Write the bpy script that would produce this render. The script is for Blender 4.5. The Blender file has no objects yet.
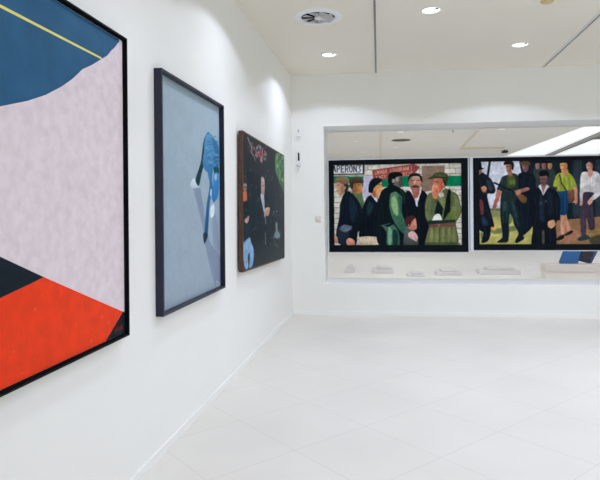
import bpy, bmesh, math, random
import numpy as np
from mathutils import Vector, Matrix
S = bpy.context.scene
COL = S.collection
R = math.radians

# ------------------------------------------------------------------ camera
cam_data = bpy.data.cameras.new('camera'); cam = bpy.data.objects.new('camera', cam_data); COL.objects.link(cam)
YAW = R(6.6); ROLL = R(0.5)
cam.matrix_world = (Matrix.Translation((0, 0, 1.5)) @ Matrix.Rotation(YAW, 4, 'Z') @ Matrix.Rotation(R(90), 4, 'X')
                    @ Matrix.Rotation(-ROLL, 4, 'Z'))
cam_data.sensor_width = 36; cam_data.sensor_fit = 'HORIZONTAL'
cam_data.lens = 560 / 600 * 36
cam_data.shift_y = -30.7 / 600
cam_data.clip_start = .02
S.camera = cam

# ------------------------------------------------------------------ world and big lights
W = bpy.data.worlds.new('World'); S.world = W; W.use_nodes = True
W.node_tree.nodes['Background'].inputs[0].default_value = (.80, .90, 1, 1)
W.node_tree.nodes['Background'].inputs[1].default_value = 1.0
DOWN = 66.0          # watts of one ceiling downlight
FARW = 27.0
def area(name, loc, rot, sx, sy, power, color, spread=180, disk=False):
    d = bpy.data.lights.new(name, 'AREA'); d.energy = power; d.color = color
    d.shape = 'DISK' if disk else 'RECTANGLE'; d.size = sx; d.size_y = sy; d.spread = R(spread)
    o = bpy.data.objects.new(name, d); COL.objects.link(o); o.location = loc; o.rotation_euler = rot
    return o
area('fill_rear', (2.4, -3.38, 1.55), (R(90), 0, 0), 6.4, 2.3, 9, (.78, .91, 1.22), 170)      # soft fill added at an invented opening behind the camera
area('fill_right', (6.28, 2.2, 1.5), (0, R(90), 0), 2.2, 6.5, 9, (.78, .91, 1.22), 170)       # second soft fill, added at an invented right-hand opening
def beam(name, loc, power, color, half):
    """one downlight: a cone whose intensity falls off with the angle, as its photometric curve does"""
    d = bpy.data.lights.new(name, 'SPOT'); d.energy = power; d.color = color; d.spot_size = R(half * 2); d.spot_blend = .10; d.shadow_soft_size = .06
    d.use_nodes = True; nt = d.node_tree; e = nt.nodes['Emission']
    tc = nt.nodes.new('ShaderNodeTexCoord'); sp = nt.nodes.new('ShaderNodeSeparateXYZ'); nt.links.new(tc.outputs['Normal'], sp.inputs[0])
    a = nt.nodes.new('ShaderNodeMath'); a.operation = 'ABSOLUTE'; nt.links.new(sp.outputs[2], a.inputs[0])
    q = nt.nodes.new('ShaderNodeMath'); q.operation = 'POWER'; q.inputs[1].default_value = 1.25; nt.links.new(a.outputs[0], q.inputs[0])
    nt.links.new(q.outputs[0], e.inputs['Strength'])
    o = bpy.data.objects.new(name, d); COL.objects.link(o); o.location = loc
V = S.view_settings
V.view_transform = 'Standard'; V.look = 'None'; V.gamma = 1; V.use_curve_mapping = False
V.exposure = -0.16
S.cycles.use_denoising = True
S.cycles.max_bounces = 10; S.cycles.diffuse_bounces = 7; S.cycles.transparent_max_bounces = 12
S.cycles.caustics_reflective = False; S.cycles.caustics_refractive = False
S.cycles.sample_clamp_indirect = 6

# ------------------------------------------------------------------ helpers
def lin(c):
    a = np.asarray(c, float) / 255
    return np.where(a <= .04045, a / 12.92, ((a + .055) / 1.055) ** 2.4)
def mat(name, c, rough=.6, var=.04, scale=6, metal=0, spec=.3, emit=0, bump=0):
    m = bpy.data.materials.new(name); m.use_nodes = True; nt = m.node_tree
    b = nt.nodes['Principled BSDF']; c = lin(c)
    tc = nt.nodes.new('ShaderNodeTexCoord'); n = nt.nodes.new('ShaderNodeTexNoise'); n.inputs['Scale'].default_value = scale
    n.inputs['Detail'].default_value = 4
    nt.links.new(tc.outputs['Object'], n.inputs['Vector'])
    r = nt.nodes.new('ShaderNodeValToRGB'); r.color_ramp.elements[0].position = .3; r.color_ramp.elements[1].position = .7
    r.color_ramp.elements[0].color = (*np.clip(c * (1 - var), 0, 1), 1); r.color_ramp.elements[1].color = (*np.clip(c * (1 + var), 0, 1), 1)
    nt.links.new(n.outputs['Fac'], r.inputs[0]); nt.links.new(r.outputs[0], b.inputs['Base Color'])
    b.inputs['Roughness'].default_value = rough; b.inputs['Metallic'].default_value = metal; b.inputs['Specular IOR Level'].default_value = spec
    if emit:
        b.inputs['Emission Color'].default_value = (*c, 1); b.inputs['Emission Strength'].default_value = emit
    if bump:
        bp = nt.nodes.new('ShaderNodeBump'); bp.inputs['Strength'].default_value = bump; bp.inputs['Distance'].default_value = .002
        nt.links.new(n.outputs['Fac'], bp.inputs['Height']); nt.links.new(bp.outputs['Normal'], b.inputs['Normal'])
    return m
def floor_mat():
    m = bpy.data.materials.new('floor tiles'); m.use_nodes = True; nt = m.node_tree; N = nt.nodes; Lk = nt.links.new
    b = N['Principled BSDF']; g = N.new('ShaderNodeNewGeometry'); sp = N.new('ShaderNodeSeparateXYZ'); Lk(g.outputs['Position'], sp.inputs[0])
    def math_(op, a, b_=None):
        n = N.new('ShaderNodeMath'); n.operation = op
        for k, v in enumerate((a, b_)):
            if v is None: continue
            if isinstance(v, (int, float)): n.inputs[k].default_value = v
            else: Lk(v, n.inputs[k])
        return n.outputs[0]
    x, y = sp.outputs[0], sp.outputs[1]
    def joint(v, off, pitch):
        f = math_('FRACT', math_('DIVIDE', math_('SUBTRACT', v, off), pitch))
        d = math_('MINIMUM', f, math_('SUBTRACT', 1.0, f))
        return math_('LESS_THAN', d, .0033)
    p, q = math_('SUBTRACT', y, x), math_('ADD', y, x)
    j = math_('MAXIMUM', joint(p, 3.0, .90), joint(q, 4.75, .87))
    n1 = N.new('ShaderNodeTexNoise'); n1.inputs['Scale'].default_value = 1.2; n1.inputs['Detail'].default_value = 5; Lk(g.outputs['Position'], n1.inputs['Vector'])
    r = N.new('ShaderNodeValToRGB'); r.color_ramp.elements[0].position = .3; r.color_ramp.elements[1].position = .7
    r.color_ramp.elements[0].color = (*lin((218, 213, 204)), 1); r.color_ramp.elements[1].color = (*lin((225, 220, 211)), 1)
    Lk(n1.outputs['Fac'], r.inputs[0])
    # each tile a touch different
    wn = N.new('ShaderNodeTexWhiteNoise'); wn.noise_dimensions = '2D'; cb = N.new('ShaderNodeCombineXYZ')
    Lk(math_('FLOOR', math_('DIVIDE', math_('SUBTRACT', p, 3.0), .90)), cb.inputs[0]); Lk(math_('FLOOR', math_('DIVIDE', math_('SUBTRACT', q, 4.75), .87)), cb.inputs[1])
    Lk(cb.outputs[0], wn.inputs['Vector'])
    hs = N.new('ShaderNodeHueSaturation'); Lk(r.outputs[0], hs.inputs['Color']); Lk(math_("ADD", .99, math_("MULTIPLY", wn.outputs["Value"], .015)), hs.inputs['Value'])
    mx = N.new('ShaderNodeMixRGB'); Lk(math_("MULTIPLY", j, .25), mx.inputs[0]); Lk(hs.outputs[0], mx.inputs[1]); mx.inputs[2].default_value = (*lin((120, 116, 110)), 1)
    Lk(mx.outputs[0], b.inputs['Base Color']); b.inputs['Roughness'].default_value = .42; b.inputs['Specular IOR Level'].default_value = .45
    return m
def glass_mat():
    m = bpy.data.materials.new('window glass'); m.use_nodes = True; nt = m.node_tree; nt.nodes.clear()
    o = nt.nodes.new('ShaderNodeOutputMaterial'); mx = nt.nodes.new('ShaderNodeMixShader'); f = nt.nodes.new('ShaderNodeFresnel'); f.inputs[0].default_value = 1.45
    t = nt.nodes.new('ShaderNodeBsdfTransparent'); t.inputs[0].default_value = (.98, .985, .985, 1); g = nt.nodes.new('ShaderNodeBsdfGlossy'); g.inputs['Roughness'].default_value = .0
    nt.links.new(f.outputs[0], mx.inputs[0]); nt.links.new(t.outputs[0], mx.inputs[1]); nt.links.new(g.outputs[0], mx.inputs[2]); nt.links.new(mx.outputs[0], o.inputs[0])
    return m
def paint_mat(name, gain=1.0, rough=.55):
    m = bpy.data.materials.new(name); m.use_nodes = True; nt = m.node_tree; b = nt.nodes['Principled BSDF']
    a = nt.nodes.new('ShaderNodeAttribute'); a.attribute_name = 'paint'
    n = nt.nodes.new('ShaderNodeTexNoise'); n.inputs['Scale'].default_value = 160; tc = nt.nodes.new('ShaderNodeTexCoord'); nt.links.new(tc.outputs['Object'], n.inputs['Vector'])
    bp = nt.nodes.new('ShaderNodeBump'); bp.inputs['Strength'].default_value = .15; bp.inputs['Distance'].default_value = .001
    nt.links.new(n.outputs['Fac'], bp.inputs['Height']); nt.links.new(bp.outputs['Normal'], b.inputs['Normal'])
    nt.links.new(a.outputs['Color'], b.inputs['Base Color']); b.inputs['Roughness'].default_value = rough; b.inputs['Specular IOR Level'].default_value = .06
    return m
def box(bm, x0, x1, y0, y1, z0, z1, bev=0):
    vs = [bm.verts.new(p) for p in ((x0, y0, z0), (x1, y0, z0), (x1, y1, z0), (x0, y1, z0), (x0, y0, z1), (x1, y0, z1), (x1, y1, z1), (x0, y1, z1))]
    fs = [bm.faces.new([vs[i] for i in f]) for f in ((3, 2, 1, 0), (4, 5, 6, 7), (0, 1, 5, 4), (1, 2, 6, 5), (2, 3, 7, 6), (3, 0, 4, 7))]
    if bev: bmesh.ops.bevel(bm, geom=list({e for f in fs for e in f.edges}), offset=bev, segments=2, affect='EDGES', profile=.5)
def lathe(bm, prof, n=40, z=0, x=0, y=0):
    rings = []
    for r, h in prof:
        rings.append([bm.verts.new((x + r * math.cos(2 * math.pi * k / n), y + r * math.sin(2 * math.pi * k / n), z + h)) for k in range(n)] if r > 1e-6 else [bm.verts.new((x, y, z + h))])
    for a, b in zip(rings, rings[1:]):
        for k in range(n):
            k2 = (k + 1) % n
            if len(a) == 1: bm.faces.new((a[0], b[k2], b[k]))
            elif len(b) == 1: bm.faces.new((a[k], a[k2], b[0]))
            else: bm.faces.new((a[k], a[k2], b[k2], b[k]))
def obj(name, bm, m, parent=None, smooth=False):
    me = bpy.data.meshes.new(name); bmesh.ops.recalc_face_normals(bm, faces=bm.faces); bm.to_mesh(me); bm.free()
    for mm in (m if isinstance(m, (list, tuple)) else [m]): me.materials.append(mm)
    if smooth: me.polygons.foreach_set('use_smooth', [True] * len(me.polygons))
    o = bpy.data.objects.new(name, me); COL.objects.link(o); o.parent = parent
    return o
def tag(o, label, cat, group=None, kind=None):
    o['label'] = label; o['category'] = cat
    if group: o['group'] = group
    if kind: o['kind'] = kind
    return o
def thing(name, label, cat, loc, rotz=0, group=None):
    o = bpy.data.objects.new(name, None); COL.objects.link(o); o.location = loc; o.rotation_euler = (0, 0, rotz); o.empty_display_size = .1
    return tag(o, label, cat, group)
def struct(name, bm, m):
    o = obj(name, bm, m); o['kind'] = 'structure'; return o
def copy_thing(o, loc, label):
    r = o.copy(); COL.objects.link(r); r.location = loc; r['label'] = label
    for ch in list(o.children):
        c = ch.copy(); COL.objects.link(c); c.parent = r
        for g in list(ch.children):
            d = g.copy(); COL.objects.link(d); d.parent = c
    return r

# ------------------------------------------------------------------ materials
M_wall = mat('white wall paint', (240, 239, 233), .75, .008, 2, spec=.15)
M_ceil = mat('ceiling paint', (236, 230, 217), .85, .008, 2, spec=.1)
M_skirt = mat('skirting white', (240, 239, 234), .6, .01, spec=.1)
M_floor = floor_mat(); M_glass = glass_mat()
M_farfloor = mat('pale screed', (238, 238, 238), .4, .01, 2)
M_farceil = mat('far ceiling paint', (238, 235, 230), .85, .008, 2, spec=.1)
M_white = mat('white enamel', (238, 238, 236), .4, .01)
M_black = mat('black lacquer', (7, 15, 20), .55, .1, 20, spec=.1)
M_slate = mat('slate stained wood', (40, 42, 56), .45, .1, 20)
M_walnut = mat('brown stained wood', (84, 58, 44), .5, .18, 14)
M_alu = mat('pale aluminium', (214, 217, 224), .35, .02, 8, metal=0, spec=.5)
M_dark = mat('dark void', (16, 18, 20), .8, .1, spec=.05)
M_grey = mat('grey metal', (120, 118, 112), .4, .04, metal=.4)
M_slot = mat('slot diffuser', (222, 208, 166), .6, .03, spec=.1)
M_switch = mat('switch plastic', (222, 214, 206), .5, .02, spec=.1)
M_bright_reveal = mat('brightened reveal white', (252, 252, 250), .5, .003, spec=.2)  # paler than the wall, so the sides of the opening look better lit
M_groove = mat('cream groove', (230, 223, 206), .6, .03, spec=.1)
M_track = mat('track enamel', (176, 172, 164), .5, .03)
M_lamp = mat('lamp lens', (255, 250, 242), .4, .0, emit=2.2)
M_faint = mat('dimmed lamp lens', (255, 250, 242), .4, .0, emit=.25)
M_sky = mat('skylight glass', (244, 248, 252), .4, .0, emit=.8)
M_ochre = mat('ochre plastic', (206, 190, 140), .5, .04)

# ---- what is painted on the four figure pictures: shape, colour(s), softness, outline in thousandths of the canvas
QUEUE = [
 ["f",[206,200,188],None,"y",0,1,0,[]],
 ["l",[104,102,94],None,"y",0,0.85,6,[0,0,1000,-6]],
 ["l",[116,114,106],None,"y",0,0.75,5,[0,0,0,66]],
 ["l",[116,114,106],None,"y",0,0.75,5,[90,0,90,66]],
 ["l",[116,114,106],None,"y",0,0.75,5,[181,0,181,66]],
 ["l",[116,114,106],None,"y",0,0.75,5,[272,0,272,66]],
 ["l",[116,114,106],None,"y",0,0.75,5,[363,0,363,66]],
 ["l",[116,114,106],None,"y",0,0.75,5,[454,0,454,66]],
 ["l",[116,114,106],None,"y",0,0.75,5,[545,0,545,66]],
 ["l",[116,114,106],None,"y",0,0.75,5,[636,0,636,66]],
 ["l",[116,114,106],None,"y",0,0.75,5,[727,0,727,66]],
 ["l",[116,114,106],None,"y",0,0.75,5,[818,0,818,66]],
 ["l",[116,114,106],None,"y",0,0.75,5,[909,0,909,66]],
 ["l",[116,114,106],None,"y",0,0.75,5,[1000,0,1000,66]],
 ["l",[104,102,94],None,"y",0,0.85,6,[0,66,1000,60]],
 ["l",[116,114,106],None,"y",0,0.75,5,[45,66,45,132]],
 ["l",[116,114,106],None,"y",0,0.75,5,[136,66,136,132]],
 ["l",[116,114,106],None,"y",0,0.75,5,[227,66,227,132]],
 ["l",[116,114,106],None,"y",0,0.75,5,[318,66,318,132]],
 ["l",[116,114,106],None,"y",0,0.75,5,[409,66,409,132]],
 ["l",[116,114,106],None,"y",0,0.75,5,[500,66,500,132]],
 ["l",[116,114,106],None,"y",0,0.75,5,[590,66,590,132]],
 ["l",[116,114,106],None,"y",0,0.75,5,[681,66,681,132]],
 ["l",[116,114,106],None,"y",0,0.75,5,[772,66,772,132]],
 ["l",[116,114,106],None,"y",0,0.75,5,[863,66,863,132]],
 ["l",[116,114,106],None,"y",0,0.75,5,[954,66,954,132]],
 ["l",[116,114,106],None,"y",0,0.75,5,[1045,66,1045,132]],
 ["l",[104,102,94],None,"y",0,0.85,6,[0,133,1000,127]],
 ["l",[116,114,106],None,"y",0,0.75,5,[0,133,0,199]],
 ["l",[116,114,106],None,"y",0,0.75,5,[90,133,90,199]],
 ["l",[116,114,106],None,"y",0,0.75,5,[181,133,181,199]],
 ["l",[116,114,106],None,"y",0,0.75,5,[272,133,272,199]],
 ["l",[116,114,106],None,"y",0,0.75,5,[363,133,363,199]],
 ["l",[116,114,106],None,"y",0,0.75,5,[454,133,454,199]],
 ["l",[116,114,106],None,"y",0,0.75,5,[545,133,545,199]],
 ["l",[116,114,106],None,"y",0,0.75,5,[636,133,636,199]],
 ["l",[116,114,106],None,"y",0,0.75,5,[727,133,727,199]],
 ["l",[116,114,106],None,"y",0,0.75,5,[818,133,818,199]],
 ["l",[116,114,106],None,"y",0,0.75,5,[909,133,909,199]],
 ["l",[116,114,106],None,"y",0,0.75,5,[1000,133,1000,199]],
 ["l",[104,102,94],None,"y",0,0.85,6,[0,200,1000,194]],
 ["l",[116,114,106],None,"y",0,0.75,5,[45,200,45,266]],
 ["l",[116,114,106],None,"y",0,0.75,5,[136,200,136,266]],
 ["l",[116,114,106],None,"y",0,0.75,5,[227,200,227,266]],
 ["l",[116,114,106],None,"y",0,0.75,5,[318,200,318,266]],
 ["l",[116,114,106],None,"y",0,0.75,5,[409,200,409,266]],
 ["l",[116,114,106],None,"y",0,0.75,5,[500,200,500,266]],
 ["l",[116,114,106],None,"y",0,0.75,5,[590,200,590,266]],
 ["l",[116,114,106],None,"y",0,0.75,5,[681,200,681,266]],
 ["l",[116,114,106],None,"y",0,0.75,5,[772,200,772,266]],
 ["l",[116,114,106],None,"y",0,0.75,5,[863,200,863,266]],
 ["l",[116,114,106],None,"y",0,0.75,5,[954,200,954,266]],
 ["l",[116,114,106],None,"y",0,0.75,5,[1045,200,1045,266]],
 ["l",[104,102,94],None,"y",0,0.85,6,[0,266,1000,260]],
 ["l",[116,114,106],None,"y",0,0.75,5,[0,266,0,332]],
 ["l",[116,114,106],None,"y",0,0.75,5,[90,266,90,332]],
 ["l",[116,114,106],None,"y",0,0.75,5,[181,266,181,332]],
 ["l",[116,114,106],None,"y",0,0.75,5,[272,266,272,332]],
 ["l",[116,114,106],None,"y",0,0.75,5,[363,266,363,332]],
 ["l",[116,114,106],None,"y",0,0.75,5,[454,266,454,332]],
 ["l",[116,114,106],None,"y",0,0.75,5,[545,266,545,332]],
 ["l",[116,114,106],None,"y",0,0.75,5,[636,266,636,332]],
 ["l",[116,114,106],None,"y",0,0.75,5,[727,266,727,332]],
 ["l",[116,114,106],None,"y",0,0.75,5,[818,266,818,332]],
 ["l",[116,114,106],None,"y",0,0.75,5,[909,266,909,332]],
 ["l",[116,114,106],None,"y",0,0.75,5,[1000,266,1000,332]],
 ["l",[104,102,94],None,"y",0,0.85,6,[0,333,1000,327]],
 ["l",[116,114,106],None,"y",0,0.75,5,[45,333,45,399]],
 ["l",[116,114,106],None,"y",0,0.75,5,[136,333,136,399]],
 ["l",[116,114,106],None,"y",0,0.75,5,[227,333,227,399]],
 ["l",[116,114,106],None,"y",0,0.75,5,[318,333,318,399]],
 ["l",[116,114,106],None,"y",0,0.75,5,[409,333,409,399]],
 ["l",[116,114,106],None,"y",0,0.75,5,[500,333,500,399]],
 ["l",[116,114,106],None,"y",0,0.75,5,[590,333,590,399]],
 ["l",[116,114,106],None,"y",0,0.75,5,[681,333,681,399]],
 ["l",[116,114,106],None,"y",0,0.75,5,[772,333,772,399]],
 ["l",[116,114,106],None,"y",0,0.75,5,[863,333,863,399]],
 ["l",[116,114,106],None,"y",0,0.75,5,[954,333,954,399]],
 ["l",[116,114,106],None,"y",0,0.75,5,[1045,333,1045,399]],
 ["l",[104,102,94],None,"y",0,0.85,6,[0,400,1000,394]],
 ["l",[116,114,106],None,"y",0,0.75,5,[0,400,0,466]],
 ["l",[116,114,106],None,"y",0,0.75,5,[90,400,90,466]],
 ["l",[116,114,106],None,"y",0,0.75,5,[181,400,181,466]],
 ["l",[116,114,106],None,"y",0,0.75,5,[272,400,272,466]],
 ["l",[116,114,106],None,"y",0,0.75,5,[363,400,363,466]],
 ["l",[116,114,106],None,"y",0,0.75,5,[454,400,454,466]],
 ["l",[116,114,106],None,"y",0,0.75,5,[545,400,545,466]],
 ["l",[116,114,106],None,"y",0,0.75,5,[636,400,636,466]],
 ["l",[116,114,106],None,"y",0,0.75,5,[727,400,727,466]],
 ["l",[116,114,106],None,"y",0,0.75,5,[818,400,818,466]],
 ["l",[116,114,106],None,"y",0,0.75,5,[909,400,909,466]],
 ["l",[116,114,106],None,"y",0,0.75,5,[1000,400,1000,466]],
 ["l",[104,102,94],None,"y",0,0.85,6,[0,466,1000,460]],
 ["l",[116,114,106],None,"y",0,0.75,5,[45,466,45,532]],
 ["l",[116,114,106],None,"y",0,0.75,5,[136,466,136,532]],
 ["l",[116,114,106],None,"y",0,0.75,5,[227,466,227,532]],
 ["l",[116,114,106],None,"y",0,0.75,5,[318,466,318,532]],
 ["l",[116,114,106],None,"y",0,0.75,5,[409,466,409,532]],
 ["l",[116,114,106],None,"y",0,0.75,5,[500,466,500,532]],
 ["l",[116,114,106],None,"y",0,0.75,5,[590,466,590,532]],
 ["l",[116,114,106],None,"y",0,0.75,5,[681,466,681,532]],
 ["l",[116,114,106],None,"y",0,0.75,5,[772,466,772,532]],
 ["l",[116,114,106],None,"y",0,0.75,5,[863,466,863,532]],
 ["l",[116,114,106],None,"y",0,0.75,5,[954,466,954,532]],
 ["l",[116,114,106],None,"y",0,0.75,5,[1045,466,1045,532]],
 ["l",[104,102,94],None,"y",0,0.85,6,[0,533,1000,527]],
 ["l",[116,114,106],None,"y",0,0.75,5,[0,533,0,599]],
 ["l",[116,114,106],None,"y",0,0.75,5,[90,533,90,599]],
 ["l",[116,114,106],None,"y",0,0.75,5,[181,533,181,599]],
 ["l",[116,114,106],None,"y",0,0.75,5,[272,533,272,599]],
 ["l",[116,114,106],None,"y",0,0.75,5,[363,533,363,599]],
 ["l",[116,114,106],None,"y",0,0.75,5,[454,533,454,599]],
 ["l",[116,114,106],None,"y",0,0.75,5,[545,533,545,599]],
 ["l",[116,114,106],None,"y",0,0.75,5,[636,533,636,599]],
 ["l",[116,114,106],None,"y",0,0.75,5,[727,533,727,599]],
 ["l",[116,114,106],None,"y",0,0.75,5,[818,533,818,599]],
 ["l",[116,114,106],None,"y",0,0.75,5,[909,533,909,599]],
 ["l",[116,114,106],None,"y",0,0.75,5,[1000,533,1000,599]],
 ["l",[104,102,94],None,"y",0,0.85,6,[0,600,1000,594]],
 ["l",[116,114,106],None,"y",0,0.75,5,[45,600,45,666]],
 ["l",[116,114,106],None,"y",0,0.75,5,[136,600,136,666]],
 ["l",[116,114,106],None,"y",0,0.75,5,[227,600,227,666]],
 ["l",[116,114,106],None,"y",0,0.75,5,[318,600,318,666]],
 ["l",[116,114,106],None,"y",0,0.75,5,[409,600,409,666]],
 ["l",[116,114,106],None,"y",0,0.75,5,[500,600,500,666]],
 ["l",[116,114,106],None,"y",0,0.75,5,[590,600,590,666]],
 ["l",[116,114,106],None,"y",0,0.75,5,[681,600,681,666]],
 ["l",[116,114,106],None,"y",0,0.75,5,[772,600,772,666]],
 ["l",[116,114,106],None,"y",0,0.75,5,[863,600,863,666]],
 ["l",[116,114,106],None,"y",0,0.75,5,[954,600,954,666]],
 ["l",[116,114,106],None,"y",0,0.75,5,[1045,600,1045,666]],
 ["l",[104,102,94],None,"y",0,0.85,6,[0,666,1000,660]],
 ["l",[116,114,106],None,"y",0,0.75,5,[0,666,0,732]],
 ["l",[116,114,106],None,"y",0,0.75,5,[90,666,90,732]],
 ["l",[116,114,106],None,"y",0,0.75,5,[181,666,181,732]],
 ["l",[116,114,106],None,"y",0,0.75,5,[272,666,272,732]],
 ["l",[116,114,106],None,"y",0,0.75,5,[363,666,363,732]],
 ["l",[116,114,106],None,"y",0,0.75,5,[454,666,454,732]],
 ["l",[116,114,106],None,"y",0,0.75,5,[545,666,545,732]],
 ["l",[116,114,106],None,"y",0,0.75,5,[636,666,636,732]],
 ["l",[116,114,106],None,"y",0,0.75,5,[727,666,727,732]],
 ["l",[116,114,106],None,"y",0,0.75,5,[818,666,818,732]],
 ["l",[116,114,106],None,"y",0,0.75,5,[909,666,909,732]],
 ["l",[116,114,106],None,"y",0,0.75,5,[1000,666,1000,732]],
 ["l",[104,102,94],None,"y",0,0.85,6,[0,733,1000,727]],
 ["l",[116,114,106],None,"y",0,0.75,5,[45,733,45,799]],
 ["l",[116,114,106],None,"y",0,0.75,5,[136,733,136,799]],
 ["l",[116,114,106],None,"y",0,0.75,5,[227,733,227,799]],
 ["l",[116,114,106],None,"y",0,0.75,5,[318,733,318,799]],
 ["l",[116,114,106],None,"y",0,0.75,5,[409,733,409,799]],
 ["l",[116,114,106],None,"y",0,0.75,5,[500,733,500,799]],
 ["l",[116,114,106],None,"y",0,0.75,5,[590,733,590,799]],
 ["l",[116,114,106],None,"y",0,0.75,5,[681,733,681,799]],
 ["l",[116,114,106],None,"y",0,0.75,5,[772,733,772,799]],
 ["l",[116,114,106],None,"y",0,0.75,5,[863,733,863,799]],
 ["l",[116,114,106],None,"y",0,0.75,5,[954,733,954,799]],
 ["l",[116,114,106],None,"y",0,0.75,5,[1045,733,1045,799]],
 ["l",[104,102,94],None,"y",0,0.85,6,[0,800,1000,794]],
 ["l",[116,114,106],None,"y",0,0.75,5,[0,800,0,866]],
 ["l",[116,114,106],None,"y",0,0.75,5,[90,800,90,866]],
 ["l",[116,114,106],None,"y",0,0.75,5,[181,800,181,866]],
 ["l",[116,114,106],None,"y",0,0.75,5,[272,800,272,866]],
 ["l",[116,114,106],None,"y",0,0.75,5,[363,800,363,866]],
 ["l",[116,114,106],None,"y",0,0.75,5,[454,800,454,866]],
 ["l",[116,114,106],None,"y",0,0.75,5,[545,800,545,866]],
 ["l",[116,114,106],None,"y",0,0.75,5,[636,800,636,866]],
 ["l",[116,114,106],None,"y",0,0.75,5,[727,800,727,866]],
 ["l",[116,114,106],None,"y",0,0.75,5,[818,800,818,866]],
 ["l",[116,114,106],None,"y",0,0.75,5,[909,800,909,866]],
 ["l",[116,114,106],None,"y",0,0.75,5,[1000,800,1000,866]],
 ["l",[104,102,94],None,"y",0,0.85,6,[0,866,1000,860]],
 ["l",[116,114,106],None,"y",0,0.75,5,[45,866,45,932]],
 ["l",[116,114,106],None,"y",0,0.75,5,[136,866,136,932]],
 ["l",[116,114,106],None,"y",0,0.75,5,[227,866,227,932]],
 ["l",[116,114,106],None,"y",0,0.75,5,[318,866,318,932]],
 ["l",[116,114,106],None,"y",0,0.75,5,[409,866,409,932]],
 ["l",[116,114,106],None,"y",0,0.75,5,[500,866,500,932]],
 ["l",[116,114,106],None,"y",0,0.75,5,[590,866,590,932]],
 ["l",[116,114,106],None,"y",0,0.75,5,[681,866,681,932]],
 ["l",[116,114,106],None,"y",0,0.75,5,[772,866,772,932]],
 ["l",[116,114,106],None,"y",0,0.75,5,[863,866,863,932]],
 ["l",[116,114,106],None,"y",0,0.75,5,[954,866,954,932]],
 ["l",[116,114,106],None,"y",0,0.75,5,[1045,866,1045,932]],
 ["l",[104,102,94],None,"y",0,0.85,6,[0,933,1000,927]],
 ["l",[116,114,106],None,"y",0,0.75,5,[0,933,0,999]],
 ["l",[116,114,106],None,"y",0,0.75,5,[90,933,90,999]],
 ["l",[116,114,106],None,"y",0,0.75,5,[181,933,181,999]],
 ["l",[116,114,106],None,"y",0,0.75,5,[272,933,272,999]],
 ["l",[116,114,106],None,"y",0,0.75,5,[363,933,363,999]],
 ["l",[116,114,106],None,"y",0,0.75,5,[454,933,454,999]],
 ["l",[116,114,106],None,"y",0,0.75,5,[545,933,545,999]],
 ["l",[116,114,106],None,"y",0,0.75,5,[636,933,636,999]],
 ["l",[116,114,106],None,"y",0,0.75,5,[727,933,727,999]],
 ["l",[116,114,106],None,"y",0,0.75,5,[818,933,818,999]],
 ["l",[116,114,106],None,"y",0,0.75,5,[909,933,909,999]],
 ["l",[116,114,106],None,"y",0,0.75,5,[1000,933,1000,999]],
 ["l",[104,102,94],None,"y",0,0.85,6,[0,1000,1000,994]],
 ["l",[116,114,106],None,"y",0,0.75,5,[45,1000,45,1066]],
 ["l",[116,114,106],None,"y",0,0.75,5,[136,1000,136,1066]],
 ["l",[116,114,106],None,"y",0,0.75,5,[227,1000,227,1066]],
 ["l",[116,114,106],None,"y",0,0.75,5,[318,1000,318,1066]],
 ["l",[116,114,106],None,"y",0,0.75,5,[409,1000,409,1066]],
 ["l",[116,114,106],None,"y",0,0.75,5,[500,1000,500,1066]],
 ["l",[116,114,106],None,"y",0,0.75,5,[590,1000,590,1066]],
 ["l",[116,114,106],None,"y",0,0.75,5,[681,1000,681,1066]],
 ["l",[116,114,106],None,"y",0,0.75,5,[772,1000,772,1066]],
 ["l",[116,114,106],None,"y",0,0.75,5,[863,1000,863,1066]],
 ["l",[116,114,106],None,"y",0,0.75,5,[954,1000,954,1066]],
 ["l",[116,114,106],None,"y",0,0.75,5,[1045,1000,1045,1066]],
 ["p",[0,122,84],None,"y",0,1.0,0,[-71,139,1014,154,1013,280,-72,280]],
 ["p",[206,200,188],None,"y",0,1.0,0,[-11,223,134,195,134,312,-12,325]],
 ["p",[20,120,90],None,"y",0,1.0,0,[99,241,129,242,129,284,99,283]],
 ["p",[184,180,200],None,"y",0,1.0,0,[234,146,317,137,315,417,233,415]],
 ["p",[35,38,42],None,"y",0,1.0,0,[-10,-32,246,-25,245,121,-11,121]],
 ["p",[214,214,212],None,"y",0,1.0,0,[-10,-20,233,-13,233,105,-11,106]],
 ["l",[22,26,32],None,"y",0,1.0,8,[-7,87,5,6,15,87]],
 ["l",[22,26,32],None,"y",0,1.0,8,[-1,60,10,60]],
 ["l",[22,26,32],None,"y",0,1.0,8,[27,87,27,6,43,6,48,26,43,47,27,47]],
 ["l",[22,26,32],None,"y",0,1.0,8,[82,7,61,6,60,88,81,88]],
 ["l",[22,26,32],None,"y",0,1.0,8,[60,47,76,47]],
 ["l",[22,26,32],None,"y",0,1.0,8,[93,88,94,7,110,7,115,27,109,48,94,47]],
 ["l",[22,26,32],None,"y",0,1.0,8,[104,48,115,88]],
 ["l",[22,26,32],None,"y",0,1.0,8,[132,7,143,7,148,35,148,62,142,89,132,88,127,61,127,34,132,7]],
 ["l",[22,26,32],None,"y",0,1.0,8,[160,89,160,8,181,89,181,8]],
 ["l",[22,26,32],None,"y",0,1.0,8,[193,8,214,8,203,42,214,62,208,89,193,89]],
 ["p",[148,74,74],None,"y",0,1.0,0,[307,66,635,0,683,38,635,129,316,217]],
 ["l",[226,190,148],None,"y",0,0.9,6,[330,81,330,117,333,124,340,123,343,115,343,79]],
 ["l",[226,190,148],None,"y",0,0.9,6,[350,77,353,120,357,90,360,119,363,75]],
 ["l",[226,190,148],None,"y",0,0.9,6,[370,117,377,72,383,114]],
 ["l",[226,190,148],None,"y",0,0.9,6,[373,102,380,100]],
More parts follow.
